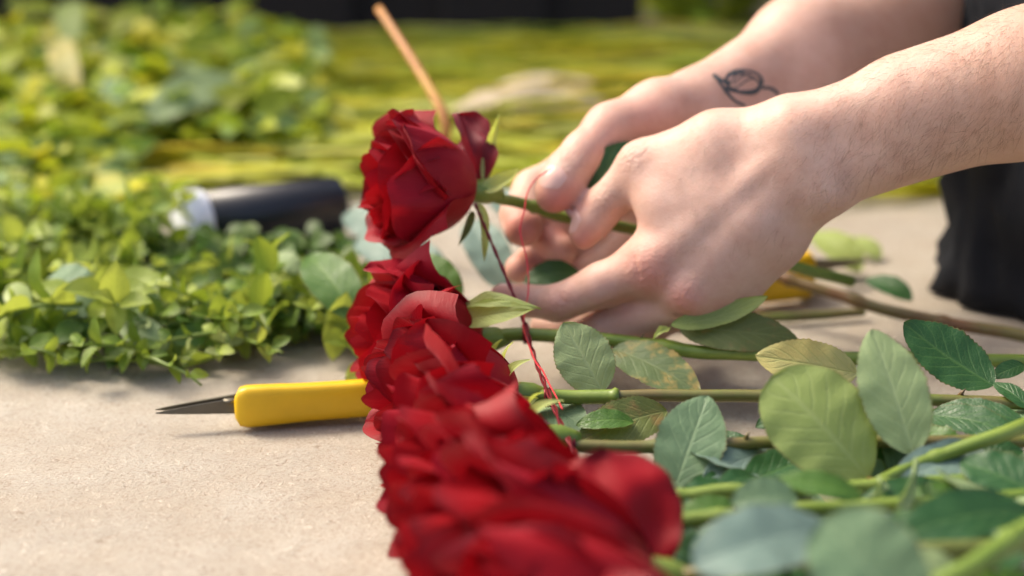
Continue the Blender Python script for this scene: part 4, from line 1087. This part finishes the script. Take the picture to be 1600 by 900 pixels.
for bt, tp, w_, mt, lab in (((55, 498, .90), (-12, 470, .91), 52, M_GREY, 'grey-green leaf at the left end of the heap of sprigs'),
                            ((262, 545, .85), (185, 505, .86), 52, M_PALE, 'pale leaf low in the front of the sprig heap'),
                            ((355, 540, .86), (405, 495, .875), 50, M_PALE, 'pale leaf in the middle of the sprig heap'),
                            ((470, 425, .93), (430, 398, .94), 34, M_PALE, 'small pale leaf in front of the black can'),
                            ((395, 470, .89), (440, 445, .90), 40, M_PALE, 'pale leaf behind the middle of the sprig heap'),
                            ((560, 500, .86), (480, 400, .90), 78, M_MID, 'broad yellow-green leaf beside the far end of the rose row'),
                            ((720, 470, .87), (640, 402, .89), 62, M_MID, 'bright green leaf above the far end of the rose row')):
    q = thing('broad_leaf', lab, 'leaf', G(bt[0], bt[1] + 30)); leaf(q, bt, tp, w_, mt, up=.6, bend=.12, serr=0)
# dusty blue leaves behind the lifted rose
for bt, tp, w_, lab in (((700, 440, .96), (560, 372, 1.0), 85, 'dusty blue-green leaf under the lifted rose'), ((790, 455, .93), (735, 345, .96), 70, 'dusty blue-green leaf between the wire and the hands'),
                        ((650, 395, 1.02), (545, 330, 1.06), 80, 'dusty blue-green leaf right of the black can'), ((830, 360, .98), (770, 300, 1.0), 55, 'dusty blue-green leaf behind the fingertips')):
    q = thing('broad_leaf', lab, 'leaf', G(bt[0], bt[1] + 15)); leaf(q, bt, tp, w_, M_BLUE, up=.8, bend=.08, serr=0, shape=(.5, .45))

def leaf_mass(name, n, where, size, cols, ratio=.6, kind='stuff', seed=3):
    rnd = random.Random(seed); tv, tf, tu = small_leaf(1, ratio, n=5, m=2); Vs = []; Fs = []; Ts = []; o = 0; tf = np.array(tf)
    for k in range(n):
        p = np.array(where(rnd)); a = rnd.uniform(0, 6.283); D = (math.cos(a), math.sin(a), rnd.uniform(-.4, .6)); N = (rnd.gauss(0, .5), rnd.gauss(-.3, .5), 1)
        m = rotm(D, N) * size * rnd.uniform(.6, 1.4); V = tv @ m.T + p; V[:, 2] = np.maximum(V[:, 2], .002 + .00002 * (k % 50)); Vs.append(V); Fs.append(tf + o); o += len(tv)
        c = np.array(cols[rnd.randrange(len(cols))]) * rnd.uniform(.75, 1.25); Ts.append(np.repeat(c[None], len(tv), 0))
    return mk(name, np.vstack(Vs), np.vstack(Fs), M_TINT, None, tint=np.vstack(Ts), kind=kind)
GREENS = [(.36, .46, .02), (.50, .57, .03), (.18, .30, .02), (.70, .74, .2), (.66, .62, .03), (.30, .44, .14), (.48, .54, .03)]
def in_front(r):
    px = r.uniform(100, 545); py = r.uniform(375, 575 - max(0, px - 330) * .22); 
    if px > 215: py = max(py, 425)
    p = G(px, py); p[2] = r.random() * .022 + .003; return p
o = leaf_mass('foliage', 700, in_front, .016, [(.08, .17, .022), (.16, .26, .04)], .65, seed=4); o['label'] = 'small green leaves packed inside the low heap of sprigs'; o['category'] = 'foliage'
def heap(r):
    px = r.uniform(-160, 505); py = r.uniform(165, 372)
    
    if px > 200 and py > 275: py -= 105
    p = G(px, py); hx = 1 - max(0, (px - 250) / 260) ** 2; back = max(0, (340 - py) / 175); p[2] = r.random() ** .8 * (.012 + (.055 + .04 * hx) * min(1, back)) + .004; return p
o = leaf_mass('foliage', 3200, heap, .036, GREENS, .55, seed=5); o['label'] = 'deep blurred heap of mixed green foliage behind the can'; o['category'] = 'foliage'
# long arching leaves lying across the back
def blades():
    rnd = random.Random(8); Vs = []; Fs = []; Ts = []; o = 0
    cols = [(.70, .70, .05), (.80, .72, .05), (.52, .60, .04), (.84, .66, .08), (.34, .40, .03), (.82, .84, .26), (.48, .54, .05), (.66, .68, .14)]
    for k in range(1600):
        y = rnd.uniform(1.27, 1.92); x = rnd.uniform(-.85, .75); 
        if y < 1.4 and rnd.random() < .5: continue
        L = rnd.uniform(.25, .6); an = rnd.gauss(0, .26) + (math.pi if rnd.random() < .5 else 0); z0 = rnd.random() * (.012 + .035 * max(0, min(1, (y - 1.3) / .4))) + .004; w_ = rnd.uniform(.004, .010)
        c = np.array(rnd.choice(cols)) * rnd.uniform(.75, 1.25)
        dx, dy = math.cos(an), math.sin(an); n = 8; tl = rnd.uniform(-.4, .3)
        for i in range(n + 1):
            q = i / n - .5; z = max(.003 + .00003 * (k % 60), z0 + .025 * (.25 - q * q) + .012 * math.sin(k + q * 5)); ww = w_ * (1 - (2 * abs(q)) ** 3 * .9)
            px, py = x + dx * L * q + .03 * math.sin(k) * q * q, y + dy * L * q
            for s in (-1, 0, 1):
                Vs.append((px - dy * s * ww, py + dx * s * ww, z + s * ww * tl + (.002 if s == 0 else 0))); Ts.append(c)
        for i in range(n):
            for j in (0, 1): a = o + i * 3 + j; Fs.append((a, a + 1, a + 4, a + 3))
        o += (n + 1) * 3
    ob = mk('grass', np.array(Vs), np.array(Fs), M_TINT, None, tint=np.array(Ts), kind='stuff'); ob['label'] = 'long yellow-green leaves lying in layers across the back'; ob['category'] = 'grass'
blades()
# single blurred leaves that show in the heap
for bt, tp, w_, mt, lab in (((230, 185, 1.34), (372, 125, 1.40), 74, M_PALE, 'large pale leaf on top of the deep foliage heap'), ((520, 205, 1.46), (395, 235, 1.40), 62, M_PALE, 'pale leaf at the right end of the foliage heap'),
                            ((118, 158, 1.40), (92, 62, 1.46), 46, M_YEL, 'cream yellow leaf standing upright in the foliage heap'), ((230, 205, 1.36), (150, 130, 1.42), 64, M_GREY, 'grey-green leaf left of the large pale leaf'),
                            ((10, 170, 1.42), (80, 120, 1.48), 60, M_PALEY, 'pale yellow-green leaf at the left of the foliage heap'), ((112, 70, 1.50), (112, 2, 1.56), 46, M_PALEY, 'small sprout tip rising above the foliage heap')):
    q = thing('broad_leaf', lab, 'leaf', G(bt[0], bt[1] + 40)); leaf(q, bt, tp, w_, mt, up=.5, bend=.1, serr=0, shape=(.5, .45))
q = thing('sunlit_patch', 'added cream leaves standing in for the pale sunlit patch behind the thumb', 'sunlit_patch', G(800, 170)); hm = plain('cream_sunlit_patch', (.70, .57, .36), .7)  # added pale leaves; their cream colour stands in for a sunlit patch
for k, (x0, y0, x1, y1, w_) in enumerate(((690, 182, 880, 140, .020), (740, 160, 945, 158, .024), (700, 196, 900, 178, .014), (770, 136, 930, 128, .016), (800, 186, 960, 172, .012))):
    V, F, U = leaf_geo(P(x0, y0, 1.44 + .01 * k), P(x1, y1, 1.46 + .01 * k), w_, UP + TOCAM * .6 + RT * .1 * (k - 2), bend=.10, serr=0, fold=-.3, wav=.06, shape=(.4, .6), seed=k * 4.1); mk('leaf', V, F, hm, q, U)
ds = thing('dry_stem', 'orange-brown dry stem sticking up behind the lifted rose', 'stem', G(700, 330))
tube('stem', [G(650, 394, .004), P(662, 320, 1.06), P(688, 240, 1.03), P(694, 184, 1.02), P(645, 95, 1.05), P(592, 14, 1.09)], [.003, .0032, .0033, .0034, .0032, .0028], M_DRY, ds, n=40, seg=10)
def bush(r):
    a = r.uniform(0, 6.283); q = math.sqrt(r.random()); return np.array((0.62 + .56 * q * math.cos(a), 2.56 + .24 * q * math.sin(a), r.random() ** 1.7 * .9 + .01))
t = thing('shrub', 'yellow-green shrub growing beyond the heaps at the right of the fence', 'shrub', (0.62, 2.56, 0))
o = leaf_mass('foliage', 3800, bush, .06, [(.30, .38, .03), (.18, .28, .03), (.42, .46, .04)], .5, seed=6); o.data.transform(Matrix.Translation((-0.62, -2.56, 0))); o.parent = t
for k in range(5): tube('trunk', [(.62 + .03 * k, 2.56, 0), (.54 + .08 * k, 2.56 + .02 * k, .4), (.36 + .14 * k, 2.53 + .03 * k, .8)], [.012, .006], M_STEMBR, t, n=10, seg=6)
